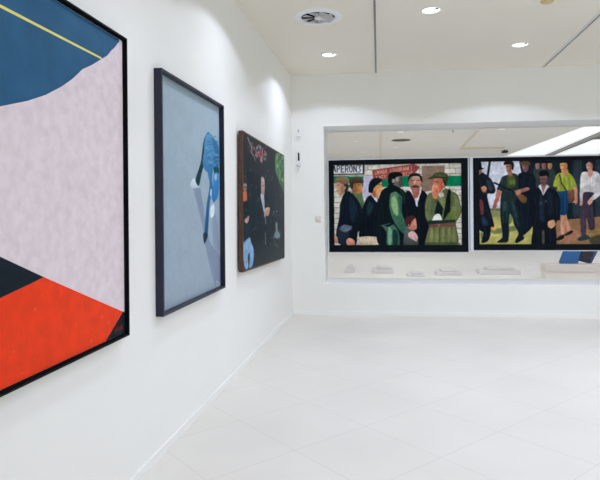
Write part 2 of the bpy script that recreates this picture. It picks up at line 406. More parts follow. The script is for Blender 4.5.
 ["l",[226,190,148],None,"y",0,0.9,6,[403,74,400,67,393,69,390,84,390,98,393,112,403,110,403,88,396,90]],
 ["l",[226,190,148],None,"y",0,0.9,6,[410,109,417,64,423,106]],
 ["l",[226,190,148],None,"y",0,0.9,6,[413,94,420,92]],
 ["l",[226,190,148],None,"y",0,0.9,6,[450,58,450,101]],
 ["l",[226,190,148],None,"y",0,0.9,6,[463,55,450,79,463,98]],
 ["l",[226,190,148],None,"y",0,0.9,6,[473,53,479,52,483,66,483,80,479,95,473,96,470,83,470,68,473,53]],
 ["l",[226,190,148],None,"y",0,0.9,6,[490,50,496,92,503,47]],
 ["l",[226,190,148],None,"y",0,0.9,6,[513,45,519,44,522,58,522,72,519,87,513,89,510,75,510,60,513,45]],
 ["l",[226,190,148],None,"y",0,0.9,6,[529,85,530,42,539,40,542,50,539,62,529,64]],
 ["l",[226,190,148],None,"y",0,0.9,6,[536,62,542,83]],
 ["l",[226,190,148],None,"y",0,0.9,6,[549,81,556,37,562,79]],
 ["l",[226,190,148],None,"y",0,0.9,6,[552,66,559,65]],
 ["l",[226,190,148],None,"y",0,0.9,6,[569,77,569,34,582,75,582,32]],
 ["l",[226,190,148],None,"y",0,0.9,6,[589,30,589,74]],
 ["l",[226,190,148],None,"y",0,0.9,6,[602,28,589,52,601,71]],
 ["l",[226,190,148],None,"y",0,0.9,6,[615,25,615,68]],
 ["l",[226,190,148],None,"y",0,0.8,6,[339,145,339,180]],
 ["l",[226,190,148],None,"y",0,0.8,6,[353,142,339,162,353,177]],
 ["l",[226,190,148],None,"y",0,0.8,6,[361,175,368,139,375,172]],
 ["l",[226,190,148],None,"y",0,0.8,6,[364,163,371,162]],
 ["l",[226,190,148],None,"y",0,0.8,6,[397,133,383,136,383,171,397,168]],
 ["l",[226,190,148],None,"y",0,0.8,6,[405,131,405,166]],
 ["l",[226,190,148],None,"y",0,0.8,6,[419,129,405,149,419,163]],
 ["l",[226,190,148],None,"y",0,0.8,6,[528,115,541,111]],
 ["l",[226,190,148],None,"y",0,0.8,6,[534,113,534,148]],
 ["l",[226,190,148],None,"y",0,0.8,6,[562,105,549,109,549,126,562,123,562,140,548,144]],
 ["l",[226,190,148],None,"y",0,0.8,6,[570,103,583,100]],
 ["l",[226,190,148],None,"y",0,0.8,6,[576,102,576,136]],
 ["l",[226,190,148],None,"y",0,0.8,6,[597,96,597,130]],
 ["l",[226,190,148],None,"y",0,0.8,6,[625,88,612,92,611,126,625,123]],
 ["l",[226,190,148],None,"y",0,0.8,6,[612,109,622,106]],
 ["p",[150,126,110],[136,112,98],"y",0,1.0,0,[697,25,874,23,876,299,695,354]],
 ["l",[112,96,84],None,"y",0,0.55,4,[698,52,874,51]],
 ["l",[112,96,84],None,"y",0,0.55,4,[697,85,873,83]],
 ["l",[112,96,84],None,"y",0,0.55,4,[697,117,873,115]],
 ["l",[112,96,84],None,"y",0,0.55,4,[697,149,873,147]],
 ["l",[112,96,84],None,"y",0,0.55,4,[697,182,873,180]],
 ["l",[112,96,84],None,"y",0,0.55,4,[697,214,873,212]],
 ["l",[112,96,84],None,"y",0,0.55,4,[697,246,873,244]],
 ["l",[112,96,84],None,"y",0,0.55,4,[696,278,872,276]],
 ["l",[112,96,84],None,"y",0,0.55,4,[696,311,872,308]],
 ["p",[98,120,80],[70,92,66],"y",1,1.0,0,[143,343,216,332,228,392,239,470,233,563,238,657,206,687,157,531]],
 ["p",[206,146,92],[130,88,60],"-x",1,1.0,0,[141,237,191,217,221,239,230,295,220,339,198,354,163,353,144,320]],
 ["p",[58,52,44],None,"y",1,1.0,0,[125,209,151,213,157,250,151,297,134,289]],
 ["p",[96,78,56],[60,50,40],"y",1,1.0,0,[124,193,157,157,219,164,241,215,215,226,169,229,129,240]],
 ["l",[40,36,34],None,"y",0,1.0,7,[134,228,229,217]],
 ["p",[206,168,138],[150,112,90],"x",1,1.0,0,[15,219,79,223,105,249,101,330,70,361,52,385,30,354,18,319,23,288,9,269]],
 ["p",[50,44,40],None,"y",1,1.0,0,[79,227,115,243,113,312,88,342,87,283]],
 ["p",[150,126,98],[110,90,70],"y",1,1.0,0,[3,225,15,163,61,142,115,165,122,231,79,239,41,213]],
 ["p",[14,28,40],[9,20,30],"y",1,1.0,0,[114,324,160,378,196,453,222,540,232,641,226,797,188,843,165,1007,24,1006,15,842,36,686,45,561,47,498,76,370]],
 ["p",[30,50,66],None,"y",1,0.8,6,[123,390,163,453,177,594,151,734,122,608]],
 ["p",[32,48,60],None,"y",1,0.6,4,[68,498,62,576,46,717,38,701,49,529]],
 ["p",[44,60,72],[26,38,50],"y",1,1.0,0,[26,798,76,749,142,768,138,815,118,846,121,1007,50,1006]],
 ["p",[112,124,138],None,"y",1,0.85,3,[46,803,76,745,141,765,131,804,86,839]],
 ["p",[226,164,136],[190,124,104],"y",1,1.0,0,[97,936,125,911,159,943,161,1007,107,1007]],
 ["p",[196,150,128],[170,130,116],"y",1,1.0,0,[1,876,25,905,29,1006,-6,1006]],
 ["p",[12,26,38],[8,16,26],"y",1,1.0,0,[296,380,260,416,237,501,223,563,212,734,203,905,344,906,365,611,366,503,352,417]],
 ["p",[44,66,72],None,"y",1,0.7,6,[277,455,312,502,301,580,271,641,262,548]],
 ["p",[228,176,118],[186,126,84],"-x",1,1.0,0,[312,297,348,251,380,214,383,264,393,302,379,348,359,363,351,417,327,428,296,380,308,331]],
 ["p",[150,98,66],None,"y",1,0.8,3,[308,300,328,288,335,394,312,393]],
 ["p",[12,24,32],[22,34,40],"x",1,1.0,0,[278,343,276,287,284,225,311,176,358,164,385,187,378,211,348,248,316,300,308,350]],
 ["p",[196,200,214],None,"y",1,1.0,0,[302,374,323,409,347,425,343,468,325,440]],
 ["p",[214,198,172],[196,176,150],"y",1,1.0,0,[209,899,340,900,336,956,322,1007,211,1007]],
 ["p",[12,26,32],[10,22,30],"x",1,1.0,0,[462,269,382,324,343,521,333,780,365,1012,583,1012,580,815,548,617,562,370,525,303]],
 ["p",[90,126,96],[48,92,76],"y",1,1.0,0,[445,378,487,339,524,366,549,445,548,617,605,815,576,880,518,814,468,688,440,523]],
 ["p",[156,190,132],None,"y",1,0.85,6,[457,424,486,392,507,501,506,633,481,616,456,523]],
 ["p",[40,84,74],None,"y",1,0.8,5,[516,372,549,452,544,610,523,590,515,484]],
 ["l",[44,90,76],None,"y",0,0.6,7,[485,688,527,643]],
 ["l",[44,90,76],None,"y",0,0.6,7,[503,732,543,689]],
 ["l",[44,90,76],None,"y",0,0.6,7,[522,775,560,735]],
 ["l",[44,90,76],None,"y",0,0.6,7,[541,818,576,782]],
 ["p",[78,116,94],[54,94,80],"y",1,1.0,0,[379,754,434,774,472,748,513,854,512,1012,420,1012,417,853]],
 ["p",[134,174,142],None,"y",1,0.8,4,[430,780,455,814,454,985,429,985]],
 ["l",[86,130,110],None,"y",0,0.8,9,[371,760,443,734]],
 ["p",[16,48,46],None,"y",1,0.85,4,[467,814,505,847,500,1012,470,1012]],
 ["p",[122,110,104],[78,74,74],"x",1,1.0,0,[479,182,521,144,543,154,542,193,551,216,542,242,544,274,520,291,485,281,473,232]],
 ["p",[168,156,144],None,"y",1,0.8,3,[488,169,514,155,519,197,497,221]],
 ["l",[40,40,44],None,"y",0,0.8,9,[514,184,539,182]],
 ["l",[60,50,52],None,"y",0,0.8,8,[522,250,542,248]],
 ["p",[14,20,24],None,"y",1,1.0,0,[431,220,435,130,473,96,528,103,548,141,516,149,488,175,480,235,464,249,440,243]],
 ["p",[170,160,146],None,"x",1,1.0,0,[484,206,483,219,478,229,473,232,467,228,463,219,462,206,464,193,468,183,473,180,479,184,483,193]],
 ["p",[10,24,30],None,"y",1,1.0,0,[428,272,462,246,550,320,570,386,537,392,483,325]],
 ["p",[12,22,32],[8,16,24],"y",1,1.0,0,[600,328,549,393,540,610,597,831,625,1012,741,1012,747,734,731,488,736,383,691,330,657,487]],
 ["p",[178,110,90],[150,90,76],"y",1,1.0,0,[616,315,679,323,674,408,653,460,628,394]],
 ["p",[216,214,214],None,"y",1,1.0,0,[587,314,612,354,641,421,653,486,674,408,691,343,679,323,674,375,653,434,628,387,612,315]],
 ["p",[206,206,208],None,"y",1,1.0,0,[641,427,661,427,661,526,648,506]],
 ["p",[214,172,152],[166,110,92],"y",1,1.0,0,[596,176,619,144,671,149,690,185,689,270,672,323,643,348,616,322,596,255]],
 ["p",[160,116,100],None,"y",1,0.7,4,[596,176,621,157,625,256,616,322,596,255]],
 ["p",[84,52,46],None,"y",1,0.9,0,[614,279,646,260,677,280,666,296,625,295]],
 ["l",[70,48,44],None,"y",0,0.8,8,[609,200,636,207]],
 ["l",[70,48,44],None,"y",0,0.8,8,[654,207,681,201]],
 ["l",[232,196,178],None,"y",0,0.8,9,[644,207,637,250]],
 ["l",[120,70,62],None,"y",0,0.8,6,[618,315,670,316]],
 ["p",[30,30,32],None,"y",1,1.0,0,[588,229,592,156,619,118,671,119,696,166,698,231,685,198,671,155,621,154,600,190]],
 ["p",[92,98,96],[66,72,72],"y",1,1.0,0,[559,821,584,815,626,815,659,887,658,1012,554,1012]],
 ["p",[222,158,130],[190,124,104],"y",1,1.0,0,[598,696,639,664,651,723,651,802,605,815,576,755]],
 ["p",[74,38,42],None,"y",1,1.0,0,[556,702,577,650,617,637,646,664,618,703,601,769,578,768]],
 ["p",[226,190,182],[196,156,152],"y",1,1.0,0,[588,854,618,828,647,861,661,901,650,956,629,940,592,907]],
 ["l",[150,112,110],None,"y",0,0.7,4,[626,887,646,933]],
 ["l",[150,112,110],None,"y",0,0.7,4,[634,897,650,937]],
 ["l",[150,112,110],None,"y",0,0.7,4,[642,907,654,940]],
 ["p",[108,114,76],[84,94,60],"x",1,1.0,0,[758,355,821,387,874,308,914,330,970,386,993,512,999,604,972,683,956,750,964,1001,733,1000,728,892,748,770,727,670,716,600,725,447]],
 ["p",[16,30,30],None,"y",1,1.0,3,[806,433,846,510,864,480,845,648,795,617,806,479]],
 ["p",[122,132,84],None,"y",1,0.9,3,[825,410,873,426,887,633,868,571,844,510]],
 ["p",[14,24,28],None,"y",1,1.0,0,[899,327,918,343,911,618,899,618,859,688,878,480]],
 ["p",[132,138,92],None,"y",1,0.7,8,[941,389,974,435,988,604,920,618,940,481]],
 ["p",[104,120,60],None,"y",1,0.8,4,[901,603,988,588,968,680,891,694]],
 ["p",[224,222,218],None,"y",1,1.0,0,[772,702,803,620,836,629,845,703]],
 ["p",[120,128,88],[84,96,64],"x",1,1.0,0,[760,370,808,410,811,479,776,678,739,687,718,616,724,508]],
 ["p",[30,52,44],None,"y",0,1.0,0,[743,702,951,689,952,735,744,748]],
 ["p",[112,74,64],None,"y",0,1.0,0,[746,748,952,725,960,774,748,791]],
 ["p",[140,146,92],None,"y",1,0.6,5,[760,794,778,794,785,957,752,957]],
 ["p",[140,146,92],None,"y",1,0.6,5,[804,795,821,795,828,957,795,957]],
 ["p",[140,146,92],None,"y",1,0.6,5,[852,795,870,795,876,957,844,957]],
 ["p",[140,146,92],None,"y",1,0.6,5,[895,795,913,795,920,958,887,957]],
 ["p",[140,146,92],None,"y",1,0.6,5,[934,796,951,796,958,958,925,958]],
 ["p",[70,80,46],None,"y",1,0.8,0,[825,779,833,779,834,970,826,970]],
 ["p",[74,82,58],None,"y",1,0.8,0,[733,969,965,970,964,1008,733,1008]],
 ["p",[208,128,98],[176,102,80],"x",1,1.0,0,[778,288,786,220,807,181,852,185,867,228,855,326,828,366,816,384,795,356]],
 ["p",[218,148,118],[192,118,94],"y",1,1.0,0,[778,285,799,258,822,292,828,344,812,430,781,420,774,343]],
 ["l",[166,90,68],None,"y",0,0.7,6,[795,279,803,356]],
 ["l",[166,90,68],None,"y",0,0.7,6,[812,298,814,374]],
 ["p",[44,40,34],None,"y",1,1.0,0,[859,198,890,198,886,272,869,259]],
 ["p",[190,186,186],None,"y",1,0.9,0,[821,384,857,357,866,403,837,415]],
 ["p",[82,90,58],[52,60,42],"y",1,1.0,0,[745,183,779,147,796,119,844,102,890,128,902,183,888,244,869,207,846,185,807,178,767,192]],
 ["l",[38,44,34],None,"y",0,0.8,8,[790,165,886,180]],
 ["l",[60,44,40],None,"y",0,0.8,7,[29,255,41,252]],
 ["l",[120,70,60],None,"y",0,0.8,6,[20,319,40,326]],
 ["l",[120,84,66],None,"y",0,0.6,10,[69,264,64,342]],
 ["p",[176,128,100],None,"x",1,1.0,0,[96,283,95,294,91,302,87,305,82,302,79,294,78,283,79,272,82,264,87,261,91,264,95,272]],
 ["l",[70,48,36],None,"y",0,0.8,7,[191,251,213,248]],
 ["l",[130,72,52],None,"y",0,0.8,6,[200,320,220,317]],
 ["p",[170,112,74],None,"x",1,1.0,0,[169,278,168,289,165,297,161,300,157,297,154,289,153,278,154,267,157,259,161,256,165,259,168,267]],
 ["l",[70,46,36],None,"y",0,0.8,7,[356,251,377,249]],
 ["l",[150,70,56],None,"y",0,0.8,7,[367,326,387,322]],
 ["p",[200,146,100],None,"x",1,1.0,0,[333,310,332,318,329,324,326,327,322,324,320,318,319,309,320,301,322,295,326,292,329,295,332,301]],
 ["l",[40,58,74],None,"y",0,0.6,6,[103,390,78,498,67,623]],
 ["l",[40,58,74],None,"y",0,0.6,6,[143,406,177,531,189,625]],
 ["l",[40,58,74],None,"y",0,0.6,6,[207,500,223,594]],
 ["l",[38,54,70],None,"y",0,0.55,6,[98,468,102,608,91,733]],
 ["l",[38,54,70],None,"y",0,0.55,6,[178,469,189,625,166,749]],
 ["l",[38,54,70],None,"y",0,0.55,6,[227,563,222,719]],
 ["l",[38,54,70],None,"y",0,0.55,6,[257,563,248,719,255,843]],
 ["l",[38,54,70],None,"y",0,0.55,6,[326,564,317,751,321,875]],
 ["l",[38,54,70],None,"y",0,0.55,6,[44,842,85,889,115,967]],
 ["p",[206,200,190],None,"y",1,1.0,0,[1,975,43,986,47,1017,0,1017]],
 ["l",[150,158,166],None,"y",0,0.7,6,[66,824,131,796]],
 ["l",[160,140,116],None,"y",0,0.6,5,[255,906,258,999]],
 ["l",[160,140,116],None,"y",0,0.6,5,[297,906,294,999]],
 ["l",[30,56,60],None,"y",0,0.6,7,[381,482,392,681]],
 ["l",[30,56,60],None,"y",0,0.6,7,[359,581,366,912]],
 ["l",[30,56,60],None,"y",0,0.6,7,[417,813,408,979]],
 ["l",[70,110,92],None,"y",0,0.7,7,[525,320,562,393,553,485]],
 ["l",[20,50,50],None,"y",0,0.7,8,[449,351,431,549,455,715]],
 ["l",[60,108,84],None,"y",0,0.6,6,[499,418,523,583,556,748]],
 ["l",[150,180,150],None,"y",0,0.6,6,[560,781,593,801]],
 ["l",[34,48,58],None,"y",0,0.6,6,[570,452,581,650]],
 ["l",[34,48,58],None,"y",0,0.6,6,[682,454,668,684,675,914]],
 ["l",[34,48,58],None,"y",0,0.6,6,[715,455,722,684]],
 ["l",[34,48,58],None,"y",0,0.6,6,[631,585,631,651]],
 ["l",[70,40,40],None,"y",0,0.8,5,[614,710,631,710]],
 ["l",[150,70,66],None,"y",0,0.8,5,[630,769,647,766]],
 ["p",[186,120,100],None,"x",1,1.0,0,[597,755,596,764,594,770,591,772,588,770,586,764,585,755,586,747,588,741,591,739,594,741,596,747]],
 ["l",[70,82,52],None,"y",0,0.6,7,[777,478,766,601,776,678]],
 ["l",[70,82,52],None,"y",0,0.6,7,[746,478,739,585]],
 ["l",[70,82,52],None,"y",0,0.6,7,[941,404,948,527]],
 ["l",[70,82,52],None,"y",0,0.6,7,[969,481,967,588]],
 ["l",[66,78,46],None,"y",0,0.6,5,[787,798,782,963]],
 ["l",[66,78,46],None,"y",0,0.6,5,[829,798,824,963]],
 ["l",[66,78,46],None,"y",0,0.6,5,[873,798,869,964]],
 ["l",[66,78,46],None,"y",0,0.6,5,[916,798,911,964]],
 ["l",[170,150,120],None,"y",0,0.7,7,[825,743,825,779]],
 ["l",[90,52,40],None,"y",0,0.8,8,[799,221,826,228]],
 ["p",[176,94,70],None,"y",1,0.7,3,[842,228,863,238,853,320,837,341]],
 ["l",[240,170,136],None,"y",0,0.7,7,[783,279,777,340]],
 ["p",[206,128,96],None,"x",1,1.0,0,[869,259,868,270,865,278,861,280,857,277,854,269,853,259,854,248,857,240,861,237,865,240,868,248]],
 ["l",[104,114,74],None,"y",0,0.6,8,[808,141,875,158]],
 ["l",[50,58,40],None,"y",0,0.5,6,[817,126,822,157]],
 ["l",[50,58,40],None,"y",0,0.5,6,[856,127,863,173]],
]
MARCH = [
 ["f",[22,38,44],None,"y",0,1,0,[]],
 ["p",[204,208,218],[196,198,206],"y",0,1.0,0,[-11,-22,308,-13,326,138,237,347,159,602,-14,615]],
 ["p",[58,66,76],None,"y",1,0.7,4,[720,-16,750,-15,750,624,713,624]],
 ["p",[58,66,76],None,"y",1,0.7,4,[748,-15,778,-14,778,625,741,624]],
 ["p",[58,66,76],None,"y",1,0.7,4,[887,-11,917,-10,917,627,880,626]],
 ["p",[58,66,76],None,"y",1,0.7,4,[943,-10,972,-9,972,627,936,627]],
 ["p",[58,66,76],None,"y",1,0.7,4,[989,-8,1018,-7,1018,628,982,627]],
 ["p",[58,66,76],None,"y",1,0.7,4,[1062,-6,1091,-5,1091,629,1055,628]],
 ["p",[14,28,34],None,"y",1,0.8,4,[677,-17,700,-17,700,624,674,624]],
 ["p",[14,28,34],None,"y",1,0.8,4,[804,-14,826,-13,827,625,801,625]],
 ["p",[14,28,34],None,"y",1,0.8,4,[845,-12,867,-12,867,626,841,626]],
 ["p",[190,180,112],[176,170,100],"y",0,1.0,0,[-14,585,464,591,424,1011,-17,1010]],
 ["p",[112,116,84],None,"y",1,1.0,3,[-14,573,236,576,235,654,-15,670]],
 ["p",[140,104,74],[150,120,84],"y",0,1.0,0,[406,740,1277,631,1275,1042,405,1041]],
 ["p",[168,120,96],None,"y",1,0.8,6,[585,862,725,821,762,928,612,975]],
 ["p",[150,122,72],None,"y",1,0.8,6,[799,863,984,820,1020,923,836,958]],
 ["p",[40,48,44],None,"y",1,0.7,6,[836,928,984,879,1056,1027,872,1026]],
 ["p",[96,110,72],None,"y",1,0.8,3,[100,822,330,770,311,824,119,877]],
 ["p",[96,110,72],None,"y",1,0.8,3,[13,858,52,873,38,949,11,925]],
 ["p",[96,110,72],None,"y",1,0.8,3,[178,672,255,655,246,745,189,757]],
 ["p",[96,110,72],None,"y",1,0.8,3,[292,824,353,788,345,884,303,884]],
 ["p",[214,150,80],None,"y",1,0.8,2,[94,773,131,793,127,833,98,830]],
 ["p",[206,214,150],None,"y",1,1.0,0,[-6,808,19,808,18,848,-7,847]],
 ["p",[150,150,96],None,"y",1,0.6,5,[62,596,166,610,165,715,95,662]],
 ["p",[56,66,64],[40,50,52],"y",1,1.0,0,[420,99,478,88,568,103,591,233,582,453,419,450]],
 ["p",[168,132,126],[120,95,90],"x",1,1.0,0,[467,55,465,78,458,95,449,101,440,95,434,78,431,54,434,31,441,14,450,8,459,14,465,32]],
 ["p",[24,30,34],None,"y",1,1.0,0,[428,35,437,6,458,2,472,23,471,62,464,30,438,30]],
 ["p",[166,108,108],[119,77,77],"x",1,1.0,0,[516,58,513,81,506,98,497,104,488,97,482,80,480,57,482,33,489,17,498,10,507,17,513,34]],
 ["p",[24,30,34],None,"y",1,1.0,0,[477,36,485,8,506,3,521,24,519,63,512,32,486,31]],
 ["p",[198,158,104],[142,113,74],"x",1,1.0,0,[560,59,557,82,550,99,541,105,533,99,526,81,524,58,526,35,533,18,542,12,551,18,557,35]],
 ["p",[24,30,34],None,"y",1,1.0,0,[521,37,529,9,550,4,565,25,563,64,557,33,530,32]],
 ["p",[16,28,40],[12,24,36],"y",1,1.0,0,[297,181,338,136,396,148,432,210,434,529,417,730,392,821,326,912,284,977,276,951,301,860,260,729,278,474]],
 ["p",[168,124,118],[108,76,74],"x",1,1.0,0,[334,45,378,41,378,101,359,134,338,105]],
 ["p",[100,72,58],None,"y",1,1.0,0,[316,18,345,-7,382,5,393,49,329,47]],
 ["l",[18,24,34],None,"y",0,1.0,22,[85,-4,64,215]],
 ["p",[22,30,42],[12,22,32],"y",1,1.0,0,[-11,161,22,129,43,145,93,212,120,301,126,360,108,390,63,395,79,544,115,780,90,793,85,885,64,963,18,987,18,937,31,858,-6,779]],
 ["p",[54,68,80],None,"y",1,0.8,5,[55,221,89,235,109,327,88,360,67,313]],
 ["p",[44,64,88],None,"y",1,0.7,5,[19,661,61,714,65,767,27,773]],
 ["p",[124,60,56],None,"y",1,0.9,2,[2,464,29,479,36,610,13,640]],
 ["p",[140,106,92],None,"y",1,1.0,0,[-11,91,18,89,21,131,4,157,-11,149]],
 ["p",[14,20,26],None,"y",1,1.0,0,[-14,4,15,0,24,73,46,71,24,94,-14,96]],
 ["p",[206,146,112],[170,110,86],"y",1,1.0,0,[16,312,42,292,60,326,48,373,25,360]],
 ["p",[26,48,50],[16,34,42],"y",1,1.0,0,[180,361,279,448,278,468,286,612,314,769,334,899,292,971,280,958,305,860,240,637,228,703,222,957,176,979,135,970,177,911,165,728,162,545]],
 ["p",[58,84,80],None,"y",1,0.7,5,[187,467,212,467,207,585,182,597]],
 ["p",[54,78,76],None,"y",1,0.6,5,[241,468,262,468,294,664,269,664]],
 ["p",[46,56,58],[34,48,50],"y",1,1.0,0,[226,160,181,185,160,250,138,341,173,365,189,479,292,455,301,194,264,145]],
 ["p",[92,106,46],[64,80,44],"y",1,0.9,3,[224,179,268,174,275,304,221,316]],
 ["p",[126,140,56],None,"y",1,0.6,3,[237,228,255,228,255,275,237,275]],
 ["p",[126,140,56],None,"y",1,0.6,3,[259,228,277,229,277,276,259,275]],
 ["p",[184,120,102],[150,84,76],"y",1,1.0,0,[138,347,170,361,152,472,130,537,144,479,135,544,117,573,102,557,117,479,106,517,125,446]],
 ["p",[178,126,98],[126,86,70],"x",1,1.0,0,[210,39,253,35,257,72,246,121,224,144,211,110]],
 ["p",[150,104,82],None,"y",1,1.0,0,[224,133,254,116,254,173,229,181]],
 ["p",[26,26,28],None,"y",1,1.0,0,[251,32,268,43,264,108,254,95]],
 ["p",[24,28,36],None,"y",1,1.0,0,[193,15,219,-10,258,1,271,46,264,77,253,40,211,36,196,49]],
 ["p",[176,126,114],[140,96,90],"y",1,1.0,0,[296,351,370,317,385,346,324,381]],
 ["l",[16,22,32],None,"y",0,1.0,20,[118,257,287,386]],
 ["p",[140,104,64],[110,80,52],"y",1,1.0,0,[267,354,287,363,365,443,354,504,321,490]],
 ["p",[190,136,120],None,"y",1,1.0,0,[283,357,312,342,322,384,297,414,284,396]],
 ["p",[206,158,132],[170,120,96],"x",1,1.0,0,[621,634,663,634,651,787,644,888,622,895]],
 ["p",[186,138,112],None,"y",1,1.0,0,[658,639,681,761,694,831,668,846,655,735]],
 ["p",[22,28,34],None,"y",1,1.0,0,[587,936,624,891,646,891,639,935,595,961]],
 ["p",[22,28,34],None,"y",1,1.0,0,[648,884,701,836,711,861,661,902]],
 ["p",[22,72,104],[14,52,84],"y",1,1.0,0,[597,354,675,367,670,624,614,635]],
 ["p",[204,154,132],[186,130,110],"y",1,1.0,0,[712,313,743,308,748,482,729,536,733,510,709,510,722,475,707,507,726,456]],
 ["p",[124,84,64],[94,64,52],"y",1,1.0,0,[675,355,722,356,721,475,682,510]],
 ["p",[186,134,92],None,"y",1,1.0,0,[632,118,675,106,679,160,655,196,632,172]],
 ["p",[164,172,72],[134,144,60],"y",1,1.0,0,[596,163,632,149,653,196,678,150,713,197,743,314,714,329,706,352,597,369,594,317,565,308,578,217]],
 ["p",[126,144,50],None,"y",1,0.7,5,[673,170,709,204,708,339,684,351]],
 ["p",[186,198,80],None,"y",1,0.7,3,[575,246,595,233,594,311,568,303]],
 ["l",[36,40,36],None,"y",0,1.0,11,[614,169,628,273,665,364]],
 ["p",[222,174,114],[178,126,84],"x",1,1.0,0,[622,35,667,26,675,70,663,121,636,133,621,94]],
 ["l",[70,50,40],None,"y",0,0.8,8,[625,59,643,60]],
 ["l",[170,70,60],None,"y",0,0.8,7,[627,107,642,108]],
 ["p",[18,28,34],None,"y",1,1.0,0,[614,22,638,-9,675,0,686,42,676,83,667,33,625,32]],
 ["p",[74,62,76],[52,46,60],"x",1,1.0,0,[797,379,869,387,862,547,874,806,831,823,813,667,807,892,772,899,767,580]],
 ["p",[46,58,66],None,"y",1,1.0,0,[743,941,785,892,809,885,841,934,765,965]],
 ["p",[210,205,202],[190,186,184],"y",1,1.0,0,[776,163,823,141,842,187,866,137,908,163,953,280,945,382,864,481,832,473,871,394,794,387,784,489,766,495,764,366]],
 ["p",[168,166,168],None,"y",1,0.6,6,[882,201,914,202,929,331,881,381]],
 ["p",[204,154,138],None,"y",1,1.0,0,[828,120,861,121,861,175,843,213,829,187]],
 ["l",[150,146,148],None,"y",0,0.7,5,[840,200,842,380]],
 ["p",[206,156,140],None,"y",1,1.0,0,[821,496,848,464,859,496,832,537]],
 ["p",[196,146,130],None,"y",1,1.0,0,[766,492,786,487,779,540,764,540]],
 ["p",[216,168,152],[180,126,112],"x",1,1.0,0,[815,45,835,17,860,52,860,100,839,133,818,110]],
 ["l",[80,54,50],None,"y",0,0.8,8,[820,66,835,64]],
 ["l",[170,80,76],None,"y",0,0.8,7,[825,107,837,108]],
 ["p",[34,36,38],None,"y",1,1.0,0,[806,40,824,4,853,0,873,34,874,98,861,139,859,62,835,23,817,48]],
 ["p",[16,24,36],[12,20,30],"y",1,1.0,0,[399,386,461,321,526,322,589,369,619,489,610,653,583,772,578,1026,405,1026,410,800,384,644]],
 ["p",[46,58,72],None,"y",1,0.6,4,[461,411,487,442,489,726,459,681]],
 ["p",[36,46,58],None,"y",1,0.6,5,[521,382,563,419,550,658,524,622]],
 ["p",[150,140,96],None,"y",1,0.5,3,[477,846,496,846,495,1011,480,1011]],
 ["p",[208,206,206],None,"y",1,1.0,0,[455,306,477,283,509,281,535,310,519,342,491,415,478,373]],
 ["p",[142,100,92],None,"y",1,1.0,0,[475,289,514,283,503,335,489,380,481,335]],
 ["p",[144,104,98],[98,68,66],"y",1,1.0,0,[469,185,517,182,520,234,503,293,485,298,469,243]],
 ["l",[56,40,42],None,"y",0,0.7,9,[472,220,515,219]],
 ["p",[14,22,28],None,"y",1,1.0,0,[461,146,476,120,523,119,536,148,533,198,520,180,469,186]],
 ["p",[200,150,118],None,"y",1,1.0,0,[527,729,569,712,580,772,549,813,523,789]],
 ["l",[60,42,36],None,"y",0,0.8,8,[213,65,228,63]],
 ["l",[110,60,52],None,"y",0,0.8,7,[218,112,232,110]],
 ["p",[118,80,64],None,"y",1,0.7,3,[236,55,254,45,246,116,232,128]],
 ["l",[60,42,40],None,"y",0,0.8,8,[340,63,357,61]],
 ["l",[100,56,54],None,"y",0,0.8,7,[345,105,358,103]],
 ["l",[70,82,78],None,"y",0,0.6,6,[180,204,173,315]],
 ["l",[70,82,78],None,"y",0,0.6,6,[280,200,284,318,272,422]],
 ["l",[70,82,78],None,"y",0,0.6,6,[218,186,213,355]],
 ["l",[70,82,78],None,"y",0,0.6,6,[205,355,279,376]],
 ["l",[70,82,78],None,"y",0,0.6,6,[250,330,245,448]],
 ["l",[64,88,86],None,"y",0,0.55,6,[195,493,183,624,187,781]],
 ["l",[64,88,86],None,"y",0,0.55,6,[220,519,210,650,207,859]],
 ["l",[64,88,86],None,"y",0,0.55,6,[262,507,278,638,298,782]],
 ["l",[64,88,86],None,"y",0,0.55,6,[286,547,302,677]],
 ["p",[16,26,38],None,"y",1,0.8,3,[174,767,221,755,223,953,178,982,136,977,177,918]],
 ["p",[14,26,36],None,"y",1,0.8,3,[293,795,331,860,327,912,289,975,276,964,303,873]],
 ["p",[18,22,34],None,"y",1,1.0,0,[292,925,330,899,342,938,292,984,272,975]],
 ["l",[64,78,92],None,"y",0,0.6,6,[31,168,72,235,88,340]],
 ["l",[64,78,92],None,"y",0,0.6,6,[5,194,13,299]],
 ["l",[64,78,92],None,"y",0,0.6,6,[56,156,101,248]],
 ["l",[64,78,92],None,"y",0,0.6,6,[38,378,80,379]],
 ["l",[48,66,88],None,"y",0,0.6,6,[29,517,36,661,27,779]],
 ["l",[48,66,88],None,"y",0,0.6,6,[62,570,86,714]],
 ["l",[48,66,88],None,"y",0,0.6,6,[44,780,52,911]],
 ["l",[46,62,76],None,"y",0,0.6,6,[346,176,337,306]],
 ["l",[46,62,76],None,"y",0,0.6,6,[395,190,386,307]],
 ["l",[46,62,76],None,"y",0,0.6,6,[321,227,329,319]],
 ["l",[36,52,66],None,"y",0,0.6,7,[320,495,323,651,343,808]],
 ["l",[36,52,66],None,"y",0,0.6,7,[377,483,372,665,359,847]],
 ["l",[50,62,78],None,"y",0,0.6,6,[427,441,441,621,425,771]],
 ["l",[50,62,78],None,"y",0,0.6,6,[495,412,495,741]],
 ["l",[50,62,78],None,"y",0,0.6,6,[544,443,562,622]],
 ["l",[50,62,78],None,"y",0,0.6,6,[593,443,591,652]],
 ["l",[50,62,78],None,"y",0,0.6,6,[447,831,454,981]],
 ["l",[50,62,78],None,"y",0,0.6,6,[538,801,541,987]],
 ["l",[90,96,108],None,"y",0,0.6,5,[484,328,495,406,514,328]],
 ["p",[70,80,92],None,"x",1,0.8,0,[519,487,518,496,514,502,510,505,505,502,501,496,500,487,501,478,505,471,510,469,514,471,518,478]],
